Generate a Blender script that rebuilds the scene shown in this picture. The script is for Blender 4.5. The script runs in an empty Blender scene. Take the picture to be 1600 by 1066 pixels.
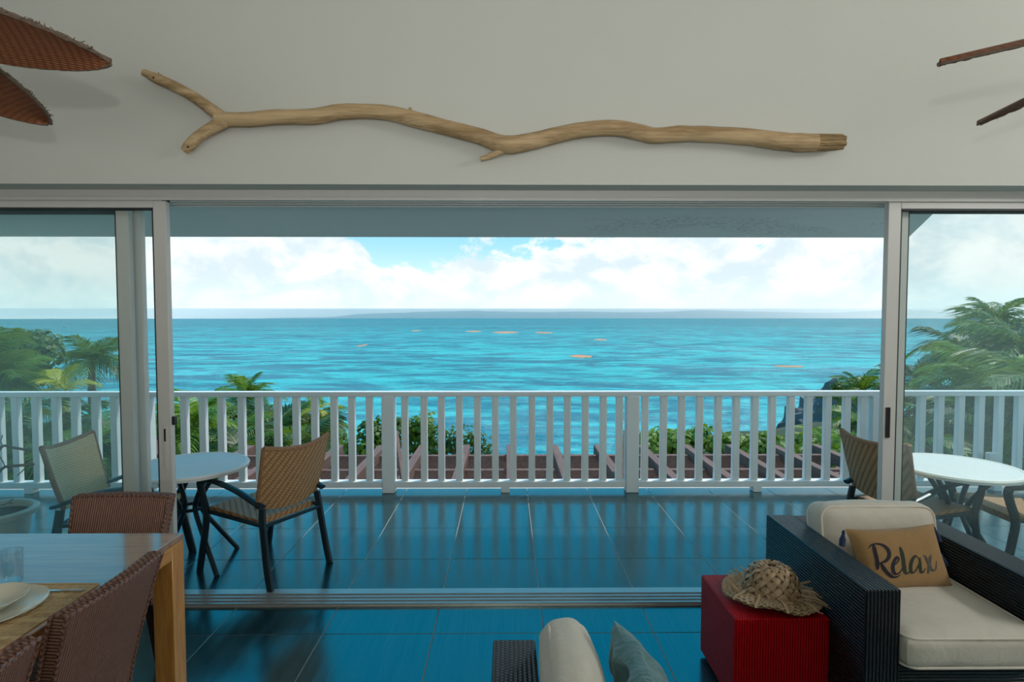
import bpy, bmesh, math, random
from mathutils import Vector, Matrix, Euler, noise
R = math.radians
PI = math.pi
rnd = random.Random(7)
SC = bpy.context.scene
COL = SC.collection

# ------------------------------------------------------------------ camera
EYE = 1.72
FPX = 897.0
cam_data = bpy.data.cameras.new('camera')
cam_data.sensor_width = 36.0
cam_data.lens = 36.0 * FPX / 1600.0
cam_data.clip_start = 0.05
cam_data.clip_end = 200000.0
cam = bpy.data.objects.new('camera', cam_data)
COL.objects.link(cam)
cam.location = (0, 0, EYE)
cam.rotation_euler = (R(90 - 2.39), 0, R(-0.51))
SC.camera = cam
CAMROT = cam.rotation_euler.to_matrix()


def at(px, py, y):
    """the point at depth y that the photograph shows at pixel (px, py)"""
    d = CAMROT @ Vector(((px - 800) / FPX, -(py - 533) / FPX, -1.0))
    return Vector((0, 0, EYE)) + d * (y / d.y)


# ------------------------------------------------------------------ view
vs = SC.view_settings
vs.view_transform = 'Standard'
vs.look = 'None'
vs.exposure = 0.0
vs.gamma = 1.0
vs.use_curve_mapping = False
SC.cycles.max_bounces = 10
SC.cycles.transparent_max_bounces = 24
SC.cycles.use_denoising = True
SC.cycles.sample_clamp_indirect = 6.0
SC.cycles.volume_bounces = 1


# ------------------------------------------------------------------ node helper
class NT:
    def __init__(s, tree):
        s.t = tree
        s.n = tree.nodes
        s.l = tree.links

    def new(s, kind, **kw):
        nd = s.n.new(kind)
        for k, v in kw.items():
            if k.startswith('_'):
                setattr(nd, k[1:], v)
        return nd

    def link(s, a, b):
        s.l.new(a, b)

    def put(s, sock, v):
        if hasattr(v, 'is_output') or isinstance(v, bpy.types.NodeSocket):
            s.l.new(v, sock)
        else:
            if sock.type == 'RGBA' and not isinstance(v, (int, float)) and len(v) == 3:
                v = (*v, 1)
            sock.default_value = v

    def math(s, op, a, b=None, c=None, clamp=False):
        nd = s.n.new('ShaderNodeMath')
        nd.operation = op
        nd.use_clamp = clamp
        for i, v in enumerate((a, b, c)):
            if v is not None:
                s.put(nd.inputs[i], v)
        return nd.outputs[0]

    def mix(s, fac, a, b, blend='MIX'):
        nd = s.n.new('ShaderNodeMix')
        nd.data_type = 'RGBA'
        nd.blend_type = blend
        nd.clamp_factor = True
        s.put(nd.inputs[0], fac)
        s.put(nd.inputs[6], a)
        s.put(nd.inputs[7], b)
        return nd.outputs[2]

    def maprange(s, v, a, b, c=0.0, d=1.0, smooth=True):
        nd = s.n.new('ShaderNodeMapRange')
        nd.interpolation_type = 'SMOOTHSTEP' if smooth else 'LINEAR'
        s.put(nd.inputs[0], v)
        for i, x in enumerate((a, b, c, d)):
            s.put(nd.inputs[i + 1], x)
        return nd.outputs[0]

    def noise(s, vec, scale, detail=3, rough=0.5, dist=0.0, out=0):
        nd = s.n.new('ShaderNodeTexNoise')
        if vec is not None:
            s.l.new(vec, nd.inputs['Vector'])
        nd.inputs['Scale'].default_value = scale
        nd.inputs['Detail'].default_value = detail
        nd.inputs['Roughness'].default_value = rough
        nd.inputs['Distortion'].default_value = dist
        return nd.outputs[out]

    def mapping(s, vec, scale=(1, 1, 1), rot=(0, 0, 0), loc=(0, 0, 0)):
        nd = s.n.new('ShaderNodeMapping')
        s.l.new(vec, nd.inputs[0])
        nd.inputs['Location'].default_value = loc
        nd.inputs['Rotation'].default_value = rot
        nd.inputs['Scale'].default_value = scale
        return nd.outputs[0]

    def sep(s, vec):
        nd = s.n.new('ShaderNodeSeparateXYZ')
        s.l.new(vec, nd.inputs[0])
        return nd.outputs

    def comb(s, x, y, z):
        nd = s.n.new('ShaderNodeCombineXYZ')
        for i, v in enumerate((x, y, z)):
            s.put(nd.inputs[i], v)
        return nd.outputs[0]

    def bump(s, h, strength=0.3, dist=0.01, normal=None):
        nd = s.n.new('ShaderNodeBump')
        nd.inputs['Strength'].default_value = strength
        nd.inputs['Distance'].default_value = dist
        s.l.new(h, nd.inputs['Height'])
        if normal is not None:
            s.l.new(normal, nd.inputs['Normal'])
        return nd.outputs[0]


# ------------------------------------------------------------------ world: trade-wind sky, cumulus over a hazy horizon
world = bpy.data.worlds.new('sky')
SC.world = world
world.use_nodes = True
w = NT(world.node_tree)
w.n.clear()
tc = w.new('ShaderNodeTexCoord')
dirv = tc.outputs['Generated']
dx, dy, dz = w.sep(dirv)
elev = w.math('MAXIMUM', dz, 0.0)
az = w.math('ARCTAN2', dx, dy)                       # 0 ahead, + to the right
sky_low = w.mix(w.maprange(elev, 0.0, 0.16), (0.74, 0.92, 0.97), (0.27, 0.62, 0.85))
sky_mid = w.mix(w.maprange(elev, 0.13, 0.36), sky_low, (0.0, 0.42, 0.70))
sky_col = w.mix(w.maprange(elev, 0.40, 0.95), sky_mid, (0.0, 0.24, 0.52))
cv = w.comb(az, w.math('MULTIPLY', elev, 1.45), 0.0)
big = w.noise(w.mapping(cv, loc=(3.516, 0.42, 0.0)), 4.6, 9, 0.58, 0.2)
fine = w.noise(w.mapping(cv, loc=(1.3, 2.2, 0.0)), 19.0, 7, 0.62, 0.35)
shape = w.math('ADD', w.math('MULTIPLY', big, 0.76), w.math('MULTIPLY', fine, 0.24))
cover = w.maprange(elev, 0.03, 0.19, 0.365, 0.535)
cover = w.math('ADD', cover, w.maprange(elev, 0.19, 0.34, 0.0, 0.17))
cover = w.math('SUBTRACT', cover, w.maprange(az, 0.15, 0.75, 0.0, 0.19))      # thicker cloud toward the right of the bay
dens = w.maprange(w.math('SUBTRACT', shape, cover), -0.02, 0.035)
shade = w.noise(w.mapping(cv, loc=(3.516, 0.447, 0.0)), 10.0, 8, 0.6, 0.3)
cloud = w.mix(w.maprange(shade, 0.38, 0.60), (0.60, 0.71, 0.76), (0.87, 0.88, 0.87))
sky_c = w.mix(dens, sky_col, cloud)
veil = w.maprange(elev, 0.0, 0.085, 0.80, 0.0)
sky_c = w.mix(veil, sky_c, (0.68, 0.86, 0.90))
bg = w.new('ShaderNodeBackground')
w.put(bg.inputs[0], sky_c)
bg.inputs[1].default_value = 1.30
wo = w.new('ShaderNodeOutputWorld')
w.link(bg.outputs[0], wo.inputs[0])


# ------------------------------------------------------------------ lights
def light(name, kind, loc, energy, color=(1, 1, 1), direction=None, **kw):
    d = bpy.data.lights.new(name, kind)
    d.energy = energy
    d.color = color
    for k, v in kw.items():
        setattr(d, k, v)
    o = bpy.data.objects.new(name, d)
    COL.objects.link(o)
    o.location = loc
    if direction is not None:
        o.rotation_euler = Vector(direction).to_track_quat('-Z', 'Y').to_euler()
    return o


light('sun', 'SUN', (0, -20, 30), 3.0, (1.0, 0.94, 0.85), (-0.34, -0.27, -0.90), angle=R(3))
light('camera_flash', 'SPOT', (0.0, -0.07, 1.99), 46.0, (1.0, 0.96, 0.90), (0, 1, 0.40), shadow_soft_size=0.018, spot_size=R(118), spot_blend=0.55)  # unseen photographer's flash just above the camera, tilted up at the wall
light('back_fill_light', 'AREA', (0.0, -2.6, 1.7), 138.0, (1.0, 0.99, 0.95), (0, 0.25, 0.97), shape='RECTANGLE', size=5.0, size_y=2.2)  # added fill behind the camera, bounced off the ceiling; no window there

light('side_fill_light', 'AREA', (5.5, 0.6, 3.45), 105.0, (1.0, 0.97, 0.92), (-1, 0.1, -0.45), shape='RECTANGLE', size=2.4, size_y=0.7)  # added fill high on the right, brightens right-facing sides; the wall has no opening


# ------------------------------------------------------------------ mesh builder
class MB:
    def __init__(s):
        s.v = []
        s.f = []

    def add(s, verts, faces):
        o = len(s.v)
        s.v += [Vector(p) for p in verts]
        s.f += [tuple(i + o for i in f) for f in faces]
        return s

    def box(s, x0, x1, y0, y1, z0, z1):
        return s.add([(x0, y0, z0), (x1, y0, z0), (x1, y1, z0), (x0, y1, z0), (x0, y0, z1), (x1, y0, z1), (x1, y1, z1), (x0, y1, z1)],
                     [(0, 3, 2, 1), (4, 5, 6, 7), (0, 1, 5, 4), (1, 2, 6, 5), (2, 3, 7, 6), (3, 0, 4, 7)])

    def bar(s, p, q, a, b, up=(0, 0, 1)):
        """a rectangular bar from p to q, a wide across and b tall along up"""
        p, q, up = Vector(p), Vector(q), Vector(up)
        d = (q - p).normalized()
        x = d.cross(up).normalized() * (a / 2)
        y = x.cross(d).normalized() * (b / 2)
        vs_ = [c + sx * x + sy * y for c in (p, q) for sx, sy in ((-1, -1), (1, -1), (1, 1), (-1, 1))]
        return s.add(vs_, [(3, 2, 1, 0), (4, 5, 6, 7), (0, 1, 5, 4), (1, 2, 6, 5), (2, 3, 7, 6), (3, 0, 4, 7)])

    def tube(s, pts, rad, n=8, sx=1.0, sy=1.0, cap=True, up=(0, 0, 1)):
        pts = [Vector(p) for p in pts]
        if not hasattr(rad, '__len__'):
            rad = [rad] * len(pts)
        base = len(s.v)
        ref = None
        for i, p in enumerate(pts):
            a = pts[max(0, i - 1)]
            b = pts[min(len(pts) - 1, i + 1)]
            d = (b - a).normalized()
            if ref is None:
                u = Vector(up)
                if abs(d.dot(u)) > 0.95:
                    u = Vector((0, 1, 0)) if abs(d.y) < 0.9 else Vector((1, 0, 0))
                ref = (u - d * d.dot(u)).normalized()
            else:
                ref = (ref - d * d.dot(ref)).normalized()
            side = d.cross(ref)
            for k in range(n):
                t = 2 * PI * (k + 0.5) / n
                s.v.append(p + side * (math.cos(t) * rad[i] * sx) + ref * (math.sin(t) * rad[i] * sy))
        for i in range(len(pts) - 1):
            for k in range(n):
                k2 = (k + 1) % n
                s.f.append((base + i * n + k, base + i * n + k2, base + (i + 1) * n + k2, base + (i + 1) * n + k))
        if cap:
            s.f.append(tuple(base + k for k in reversed(range(n))))
            e = base + (len(pts) - 1) * n
            s.f.append(tuple(e + k for k in range(n)))
        return s

    def lathe(s, prof, n=32, c=(0, 0, 0), close=False):
        base = len(s.v)
        c = Vector(c)
        for r, z in prof:
            for k in range(n):
                t = 2 * PI * k / n
                s.v.append(c + Vector((r * math.cos(t), r * math.sin(t), z)))
        m = len(prof)
        for i in range(m - 1 if not close else m):
            j = (i + 1) % m
            for k in range(n):
                k2 = (k + 1) % n
                s.f.append((base + i * n + k, base + i * n + k2, base + j * n + k2, base + j * n + k))
        return s

    def disc(s, r, z, n=32, c=(0, 0), flip=False):
        base = len(s.v)
        for k in range(n):
            t = 2 * PI * k / n
            s.v.append(Vector((c[0] + r * math.cos(t), c[1] + r * math.sin(t), z)))
        f = tuple(base + k for k in range(n))
        s.f.append(f[::-1] if flip else f)
        return s

    def grid(s, fn, nu, nv):
        base = len(s.v)
        for j in range(nv + 1):
            for i in range(nu + 1):
                s.v.append(Vector(fn(i / nu, j / nv)))
        for j in range(nv):
            for i in range(nu):
                a = base + j * (nu + 1) + i
                s.f.append((a, a + 1, a + nu + 2, a + nu + 1))
        return s

    def slab(s, fn, nu, nv, th):
        """a sheet fn(u, v) given thickness th along its own normal"""
        def P(u, v):
            return Vector(fn(u, v))
        top, bot = [], []
        for j in range(nv + 1):
            for i in range(nu + 1):
                u, v = i / nu, j / nv
                e = 1e-3
                du = P(min(1, u + e), v) - P(max(0, u - e), v)
                dv = P(u, min(1, v + e)) - P(u, max(0, v - e))
                nn = du.cross(dv).normalized()
                p = P(u, v)
                top.append(p + nn * th / 2)
                bot.append(p - nn * th / 2)
        base = len(s.v)
        s.v += top + bot
        W = nu + 1
        N = W * (nv + 1)
        for j in range(nv):
            for i in range(nu):
                a = base + j * W + i
                s.f.append((a, a + 1, a + W + 1, a + W))
                b = a + N
                s.f.append((b, b + W, b + W + 1, b + 1))
        edge = [i for i in range(nu)] , 
        for i in range(nu):
            a = base + i
            s.f.append((a + 1, a, a + N, a + N + 1))
            a = base + nv * W + i
            s.f.append((a, a + 1, a + N + 1, a + N))
        for j in range(nv):
            a = base + j * W
            s.f.append((a, a + W, a + W + N, a + N))
            a = base + j * W + nu
            s.f.append((a + W, a, a + N, a + W + N))
        return s

    def rbox(s, cx, cy, cz, dx_, dy_, dz_, r, n=6, bulge=(0, 0, 0), M=None, wob=0.0, seed=0):
        """a padded box: rounded edges of radius r, faces bulging outward"""
        hx, hy, hz = dx_ / 2, dy_ / 2, dz_ / 2
        M = M or Matrix.Identity(4)
        C = Vector((cx, cy, cz))
        ts = [-1 + 2 * i / n for i in range(n + 1)]
        for ax in range(3):
            for sg in (-1, 1):
                base = len(s.v)
                for a in ts:
                    for b in ts:
                        q = [0, 0, 0]
                        q[ax] = sg
                        q[(ax + 1) % 3] = a
                        q[(ax + 2) % 3] = b
                        p = Vector((q[0] * hx, q[1] * hy, q[2] * hz))
                        inner = Vector((max(-hx + r, min(hx - r, p.x)), max(-hy + r, min(hy - r, p.y)), max(-hz + r, min(hz - r, p.z))))
                        d = p - inner
                        if d.length > 1e-9:
                            p = inner + d.normalized() * r
                        for k in range(3):
                            o1, o2 = q[(k + 1) % 3], q[(k + 2) % 3]
                            p[k] += q[k] * bulge[k] * math.cos(o1 * PI / 2) ** 0.7 * math.cos(o2 * PI / 2) ** 0.7 if abs(o1) < 1 and abs(o2) < 1 else 0
                        if wob:
                            p += Vector(noise.noise_vector(p * 7 + Vector((seed, 0, 0)))) * wob
                        s.v.append(M @ (p + C))
                W = n + 1
                for i in range(n):
                    for j in range(n):
                        f = (base + i * W + j, base + (i + 1) * W + j, base + (i + 1) * W + j + 1, base + i * W + j + 1)
                        s.f.append(f if sg > 0 else f[::-1])
        return s

    def mesh(s, name, mat, smooth=None, bevel=0.0, bseg=2, merge=0.0):
        me = bpy.data.meshes.new(name)
        me.from_pydata([tuple(p) for p in s.v], [], s.f)
        if bevel > 0 or merge > 0:
            bm = bmesh.new()
            bm.from_mesh(me)
            if merge > 0:
                bmesh.ops.remove_doubles(bm, verts=bm.verts, dist=merge)
            if bevel > 0:
                bmesh.ops.recalc_face_normals(bm, faces=bm.faces)
                bmesh.ops.bevel(bm, geom=[e for e in bm.edges if e.is_manifold and e.calc_face_angle(0) > 0.5], offset=bevel, segments=bseg, profile=0.7, affect='EDGES')
            bm.to_mesh(me)
            bm.free()
        # box-projected UVs in metres
        uv = me.uv_layers.new(name='uv')
        for p in me.polygons:
            nx, ny, nz = (abs(c) for c in p.normal)
            for li in p.loop_indices:
                c = me.vertices[me.loops[li].vertex_index].co
                if nz >= nx and nz >= ny:
                    uv.data[li].uv = (c.x, c.y)
                elif ny >= nx:
                    uv.data[li].uv = (c.x, c.z)
                else:
                    uv.data[li].uv = (c.z, c.y)
        if smooth is None:
            smooth = True
        if smooth:
            for p in me.polygons:
                p.use_smooth = True
            try:
                me.set_sharp_from_angle(angle=R(40))
            except Exception:
                pass
        if mat is not None:
            me.materials.append(mat)
        me.update()
        return me

    def build(s, name, mat, parent=None, **kw):
        return place(name, s.mesh(name, mat, **kw), parent)


def place(name, me, parent=None):
    o = bpy.data.objects.new(name, me)
    COL.objects.link(o)
    if parent is not None:
        o.parent = parent
    return o


def tag(o, label=None, cat=None, group=None, kind=None):
    if label:
        o['label'] = label
    if cat:
        o['category'] = cat
    if group:
        o['group'] = group
    if kind:
        o['kind'] = kind
    return o


def thing(name, label, cat, loc=(0, 0, 0), rz=0.0, group=None):
    o = bpy.data.objects.new(name, None)
    COL.objects.link(o)
    o.empty_display_size = 0.1
    o.location = loc
    o.rotation_euler = (0, 0, rz)
    return tag(o, label, cat, group)


def dup(root, loc, rz, label, group=None):
    r = root.copy()
    COL.objects.link(r)
    r.location = loc
    r.rotation_euler = (0, 0, rz)
    r['label'] = label
    if group:
        r['group'] = group
    for ch in list(root.children):
        c = ch.copy()
        COL.objects.link(c)
        c.parent = r
        for g in list(ch.children):
            d = g.copy()
            COL.objects.link(d)
            d.parent = c
    return r


def spline(pts, n=8):
    """Catmull-Rom through points (tuples of any length)"""
    P = [list(p) for p in pts]
    P = [[2 * a - b for a, b in zip(P[0], P[1])]] + P + [[2 * a - b for a, b in zip(P[-1], P[-2])]]
    out = []
    for i in range(1, len(P) - 2):
        for k in range(n):
            t = k / n
            out.append(tuple(0.5 * ((2 * b) + (c - a) * t + (2 * a - 5 * b + 4 * c - d) * t * t + (3 * b - a - 3 * c + d) * t ** 3)
                             for a, b, c, d in zip(P[i - 1], P[i], P[i + 1], P[i + 2])))
    out.append(tuple(P[-2]))
    return out


# ------------------------------------------------------------------ materials
def new_mat(name):
    m = bpy.data.materials.new(name)
    m.use_nodes = True
    t = NT(m.node_tree)
    t.n.clear()
    out = t.new('ShaderNodeOutputMaterial')
    return m, t, out


def principled(t, out, color, rough=0.5, **kw):
    b = t.new('ShaderNodeBsdfPrincipled')
    t.put(b.inputs['Base Color'], color)
    t.put(b.inputs['Roughness'], rough)
    for k, v in kw.items():
        t.put(b.inputs[k], v)
    t.link(b.outputs[0], out.inputs[0])
    return b


def plain(name, col, rough=0.5, var=0.08, scale=8.0, bump=0.0, bscale=60.0, coords='Object', **kw):
    m, t, out = new_mat(name)
    tc_ = t.new('ShaderNodeTexCoord')
    n = t.noise(tc_.outputs[coords], scale, 4, 0.55)
    c = t.mix(n, tuple(x * (1 - var) for x in col), tuple(min(1, x * (1 + var)) for x in col))
    b = principled(t, out, c, rough, **kw)
    if bump:
        t.link(t.bump(t.noise(tc_.outputs[coords], bscale, 4, 0.6), bump, 0.004), b.inputs['Normal'])
    return m


def wicker(name, light_c, dark_c, fu=90.0, fv=90.0, rot=0.0, rough=0.5, strength=0.8, ribs=0.0, spec=0.5, bdist=0.004):
    """basket weave from the surface's own metres (uv); ribs > 0 makes one direction dominate"""
    m, t, out = new_mat(name)
    uv = t.new('ShaderNodeUVMap')
    vec = t.mapping(uv.outputs[0], rot=(0, 0, rot))
    x, y, _ = t.sep(vec)
    u = t.math('MULTIPLY', x, fu)
    v = t.math('MULTIPLY', y, fv)
    par = t.math('MULTIPLY', t.math('FLOOR', u), PI)
    over = t.math('SINE', t.math('ADD', t.math('MULTIPLY', v, PI), par))
    cell = t.math('ABSOLUTE', t.math('SINE', t.math('MULTIPLY', u, PI)))
    h = t.math('MULTIPLY', t.math('MULTIPLY_ADD', over, 0.5, 0.5), cell)
    if ribs:
        h = t.math('ADD', t.math('MULTIPLY', h, 1 - ribs), t.math('MULTIPLY', cell, ribs))
    n = t.noise(t.mapping(uv.outputs[0], scale=(1, 1, 1)), 35, 4, 0.6)
    hh = t.math('ADD', t.math('MULTIPLY', h, 0.75), t.math('MULTIPLY', n, 0.35))
    c = t.mix(hh, dark_c, light_c)
    b = principled(t, out, c, rough)
    b.inputs['Specular IOR Level'].default_value = spec
    t.link(t.bump(h, strength, bdist), b.inputs['Normal'])
    return m


def fabric(name, col, scale=420.0, rough=0.9, bump=0.15, wrinkle=0.25):
    m, t, out = new_mat(name)
    tc_ = t.new('ShaderNodeTexCoord')
    uv = t.new('ShaderNodeUVMap')
    x, y, _ = t.sep(uv.outputs[0])
    wv = t.math('MULTIPLY', t.math('SINE', t.math('MULTIPLY', x, scale * 2)), t.math('SINE', t.math('MULTIPLY', y, scale * 2)))
    n = t.noise(tc_.outputs['Object'], 12, 5, 0.6, 0.8)
    c = t.mix(t.math('MULTIPLY_ADD', wv, 0.3, n), tuple(x_ * 0.86 for x_ in col), tuple(min(1, x_ * 1.06) for x_ in col))
    b = principled(t, out, c, rough)
    b.inputs['Sheen Weight'].default_value = 0.15
    b1 = t.bump(wv, bump, 0.001)
    t.link(t.bump(n, wrinkle, 0.02, b1), b.inputs['Normal'])
    return m


def wood(name, c1, c2, rough=0.35, scale=6.0, axis=0, coat=0.0, bump=0.05, ior=1.5):
    m, t, out = new_mat(name)
    tc_ = t.new('ShaderNodeTexCoord')
    sc = [22.0, 22.0, 22.0]
    sc[axis] = 1.6
    vec = t.mapping(tc_.outputs['Object'], scale=tuple(sc))
    n = t.noise(vec, scale / 6, 6, 0.62, 0.6)
    n2 = t.noise(vec, scale, 3, 0.5)
    f = t.maprange(t.math('ADD', t.math('MULTIPLY', n, 0.75), t.math('MULTIPLY', n2, 0.25)), 0.35, 0.66)
    b = principled(t, out, t.mix(f, c1, c2), rough)
    b.inputs['Coat Weight'].default_value = coat
    b.inputs['Coat IOR'].default_value = ior
    b.inputs['Coat Roughness'].default_value = 0.12
    if bump:
        t.link(t.bump(n2, bump, 0.003), b.inputs['Normal'])
    return m


def leaf_mat(name, c1, c2, trans=0.35, rough=0.45):
    m, t, out = new_mat(name)
    tc_ = t.new('ShaderNodeTexCoord')
    oi = t.new('ShaderNodeObjectInfo')
    n = t.noise(tc_.outputs['Object'], 2.3, 3, 0.6)
    f = t.math('ADD', t.math('MULTIPLY', n, 0.8), t.math('MULTIPLY_ADD', oi.outputs['Random'], 0.6, -0.2), clamp=True)
    c = t.mix(f, c1, c2)
    b = t.new('ShaderNodeBsdfPrincipled')
    t.put(b.inputs['Base Color'], c)
    b.inputs['Roughness'].default_value = rough
    tr = t.new('ShaderNodeBsdfTranslucent')
    t.put(tr.inputs[0], t.mix(0.5, c, (0.35, 0.45, 0.02)))
    mx = t.new('ShaderNodeMixShader')
    mx.inputs[0].default_value = trans
    t.link(b.outputs[0], mx.inputs[1])
    t.link(tr.outputs[0], mx.inputs[2])
    t.link(mx.outputs[0], out.inputs[0])
    return m


def glass_mat(name, tint, haze, haze_col=(0.85, 0.95, 0.95), gloss=1.0, streak=True):
    """thin pane: tinted, with salt haze lying on it"""
    m, t, out = new_mat(name)
    tr = t.new('ShaderNodeBsdfTransparent')
    t.put(tr.inputs[0], tint)
    gl = t.new('ShaderNodeBsdfGlossy')
    gl.inputs['Roughness'].default_value = 0.02
    t.put(gl.inputs[0], (1, 1, 1))
    lw = t.new('ShaderNodeLayerWeight')
    fres = t.math('MULTIPLY_ADD', t.math('POWER', lw.outputs['Facing'], 5.0), 0.9, 0.04)
    m1 = t.new('ShaderNodeMixShader')
    t.put(m1.inputs[0], t.math('MULTIPLY', fres, gloss))
    t.link(tr.outputs[0], m1.inputs[1])
    t.link(gl.outputs[0], m1.inputs[2])
    if haze > 0:
        df = t.new('ShaderNodeBsdfTranslucent')
        t.put(df.inputs[0], haze_col)
        m2 = t.new('ShaderNodeMixShader')
        tc_ = t.new('ShaderNodeTexCoord')
        n = t.noise(t.mapping(tc_.outputs['Object'], scale=(1.2, 1.2, 0.8)), 1.6, 4, 0.6, 0.5)
        t.put(m2.inputs[0], t.math('MULTIPLY', t.maprange(n, 0.3, 0.7, 0.55, 1.25), haze))
        t.link(m1.outputs[0], m2.inputs[1])
        t.link(df.outputs[0], m2.inputs[2])
        t.link(m2.outputs[0], out.inputs[0])
    else:
        t.link(m1.outputs[0], out.inputs[0])
    return m


M = {}
M['plaster'] = plain('plaster', (0.61, 0.62, 0.58), 0.85, 0.03, 1.3, 0.12, 90)
M['soffit'] = plain('soffit_paint', (0.66, 0.71, 0.72), 0.7, 0.03, 1.5, 0.1, 50)
M['alu'] = plain('white_aluminium', (0.62, 0.62, 0.60), 0.35, 0.03, 3.0)
M['alu_track'] = plain('track_metal', (0.50, 0.50, 0.49), 0.25, 0.12, 9.0, Metallic=0.6)
M['gasket'] = plain('rubber_gasket', (0.02, 0.025, 0.03), 0.6, 0.1)
M['black_plastic'] = plain('black_plastic', (0.012, 0.012, 0.014), 0.35, 0.1)
M['rust'] = plain('rusty_screw', (0.20, 0.07, 0.03), 0.8, 0.3, 60)
M['glass'] = glass_mat('sliding_glass', (0.966, 0.990, 0.985), 0.030, (0.86, 0.98, 0.98), gloss=0.45)
M['glass_clear'] = glass_mat('tumbler_glass', (0.90, 0.94, 0.95), 0.0, gloss=2.0)
M['rail_paint'] = plain('white_railing_paint', (0.76, 0.80, 0.81), 0.4, 0.04, 5.0, 0.06, 40)
M['concrete'] = plain('concrete', (0.42, 0.41, 0.38), 0.9, 0.2, 12, 0.3, 60)
M['grout'] = plain('grout', (0.34, 0.33, 0.31), 0.9, 0.15, 30)
M['pergola'] = wood('stained_pergola_wood', (0.135, 0.070, 0.058), (0.21, 0.120, 0.100), 0.7, 6, 1, 0.0, 0.2)
M['drift'] = wood('driftwood', (0.30, 0.19, 0.09), (0.60, 0.44, 0.25), 0.75, 5, 0, 0.0, 0.35)
M['drift_raw'] = wood('splintered_wood', (0.16, 0.10, 0.045), (0.52, 0.37, 0.18), 0.85, 16, 0, 0.0, 0.8)
M['table'] = wood('teak_table', (0.30, 0.11, 0.035), (0.50, 0.22, 0.07), 0.28, 7, 0, 1.0, 0.02, 2.2)
M['table_y'] = wood('teak_table_edge', (0.50, 0.20, 0.040), (0.72, 0.34, 0.080), 0.33, 7, 1, 0.3, 0.02)
M['table_z'] = wood('teak_table_leg', (0.48, 0.19, 0.040), (0.70, 0.33, 0.080), 0.35, 7, 2, 0.3, 0.02)
M['dark_wood'] = wood('dark_chair_leg', (0.025, 0.012, 0.008), (0.06, 0.03, 0.02), 0.4, 7, 2)
M['dining_wicker'] = wicker('dining_wicker', (0.36, 0.185, 0.130), (0.075, 0.028, 0.019), 95, 190, 0, 0.5, 1.0, 0.80)
M['dining_braid'] = wicker('dining_wicker_braid', (0.30, 0.16, 0.12), (0.05, 0.018, 0.012), 60, 60, R(45), 0.5, 1.0, 0.5)
M['black_wicker'] = wicker('black_wicker', (0.020, 0.026, 0.032), (0.003, 0.004, 0.006), 70, 150, 0, 0.34, 1.0, 0.88, 0.32, 0.008)
M['black_wicker_x'] = wicker('black_wicker_cross', (0.020, 0.026, 0.032), (0.003, 0.004, 0.006), 70, 150, R(90), 0.34, 1.0, 0.88, 0.32, 0.008)
M['red_wicker'] = wicker('red_wicker', (0.52, 0.0015, 0.008), (0.14, 0.0005, 0.002), 85, 170, 0, 0.5, 0.9, 0.85, 0.15)
M['tan_wicker'] = wicker('tan_wicker', (0.50, 0.295, 0.135), (0.17, 0.080, 0.030), 27, 120, R(33), 0.55, 1.0, 0.6)
M['pale_wicker'] = wicker('pale_tan_wicker', (0.88, 0.70, 0.42), (0.50, 0.33, 0.16), 60, 120, R(88), 0.6, 0.8, 0.2)  # paler base colour than the tan weave, for the chair behind the left glass
M['wicker_edge'] = wicker('wicker_edge', (0.48, 0.26, 0.12), (0.15, 0.06, 0.02), 130, 40, 0, 0.6, 0.9, 0.7)
M['dark_metal'] = plain('dark_blue_metal', (0.012, 0.030, 0.042), 0.32, 0.1, 10, Metallic=0.25)
M['cream'] = fabric('cream_canvas', (0.63, 0.60, 0.52))
M['piping'] = fabric('cream_piping', (0.74, 0.69, 0.60))
M['burlap'] = fabric('burlap', (0.34, 0.205, 0.085), 330, 0.95, 0.5, 0.15)
M['navy'] = fabric('navy_tassel', (0.012, 0.03, 0.09), 300)
M['teal'] = fabric('teal_satin', (0.075, 0.19, 0.21), 300, 0.45, 0.05, 0.9)
M['ink_navy'] = plain('navy_ink', (0.008, 0.008, 0.022), 0.8, 0.1)
M['ink_green'] = plain('dark_green_ink', (0.014, 0.028, 0.018), 0.8, 0.1)
M['ink_grey'] = plain('grey_ink', (0.075, 0.075, 0.065), 0.8, 0.15)
M['straw'] = plain('dried_palm_straw', (0.30, 0.20, 0.11), 0.5, 0.45, 14, 0.3, 90)
M['straw_light'] = plain('pale_palm_straw', (0.42, 0.30, 0.18), 0.45, 0.4, 14, 0.3, 90)
M['fan_blade'] = wicker('woven_fan_leaf', (0.31, 0.105, 0.035), (0.10, 0.030, 0.012), 42, 260, 0, 0.55, 0.8, 0.25)
M['fan_rim'] = plain('frayed_grey_braid', (0.13, 0.095, 0.070), 0.9, 0.5, 60, 1.0, 140)
M['fan_metal'] = plain('bronze_fan_metal', (0.05, 0.03, 0.02), 0.35, 0.1, Metallic=0.7)
M['ceramic'] = plain('cream_ceramic', (0.70, 0.69, 0.58), 0.08, 0.02)
M['steel'] = plain('polished_steel', (0.60, 0.60, 0.60), 0.12, 0.02, Metallic=1.0)
M['reed'] = wood('woven_reed', (0.36, 0.23, 0.10), (0.64, 0.48, 0.26), 0.6, 9, 0, 0, 0.3)
M['table_white'] = wicker('white_resin_weave', (0.84, 0.87, 0.88), (0.66, 0.70, 0.72), 90, 90, 0, 0.45, 0.5, 0.0)
M['table_rim'] = plain('white_resin', (0.80, 0.81, 0.79), 0.4, 0.05)
M['pot'] = plain('white_plastic_pot', (0.66, 0.68, 0.64), 0.5, 0.08, 6)
M['soil'] = plain('soil', (0.10, 0.055, 0.035), 0.95, 0.4, 30, 0.8, 70)
M['bark'] = plain('grey_bark', (0.21, 0.16, 0.12), 0.9, 0.3, 20, 0.5, 60)
M['trunk'] = plain('palm_trunk', (0.19, 0.15, 0.11), 0.9, 0.3, 10, 0.6, 20)
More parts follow.
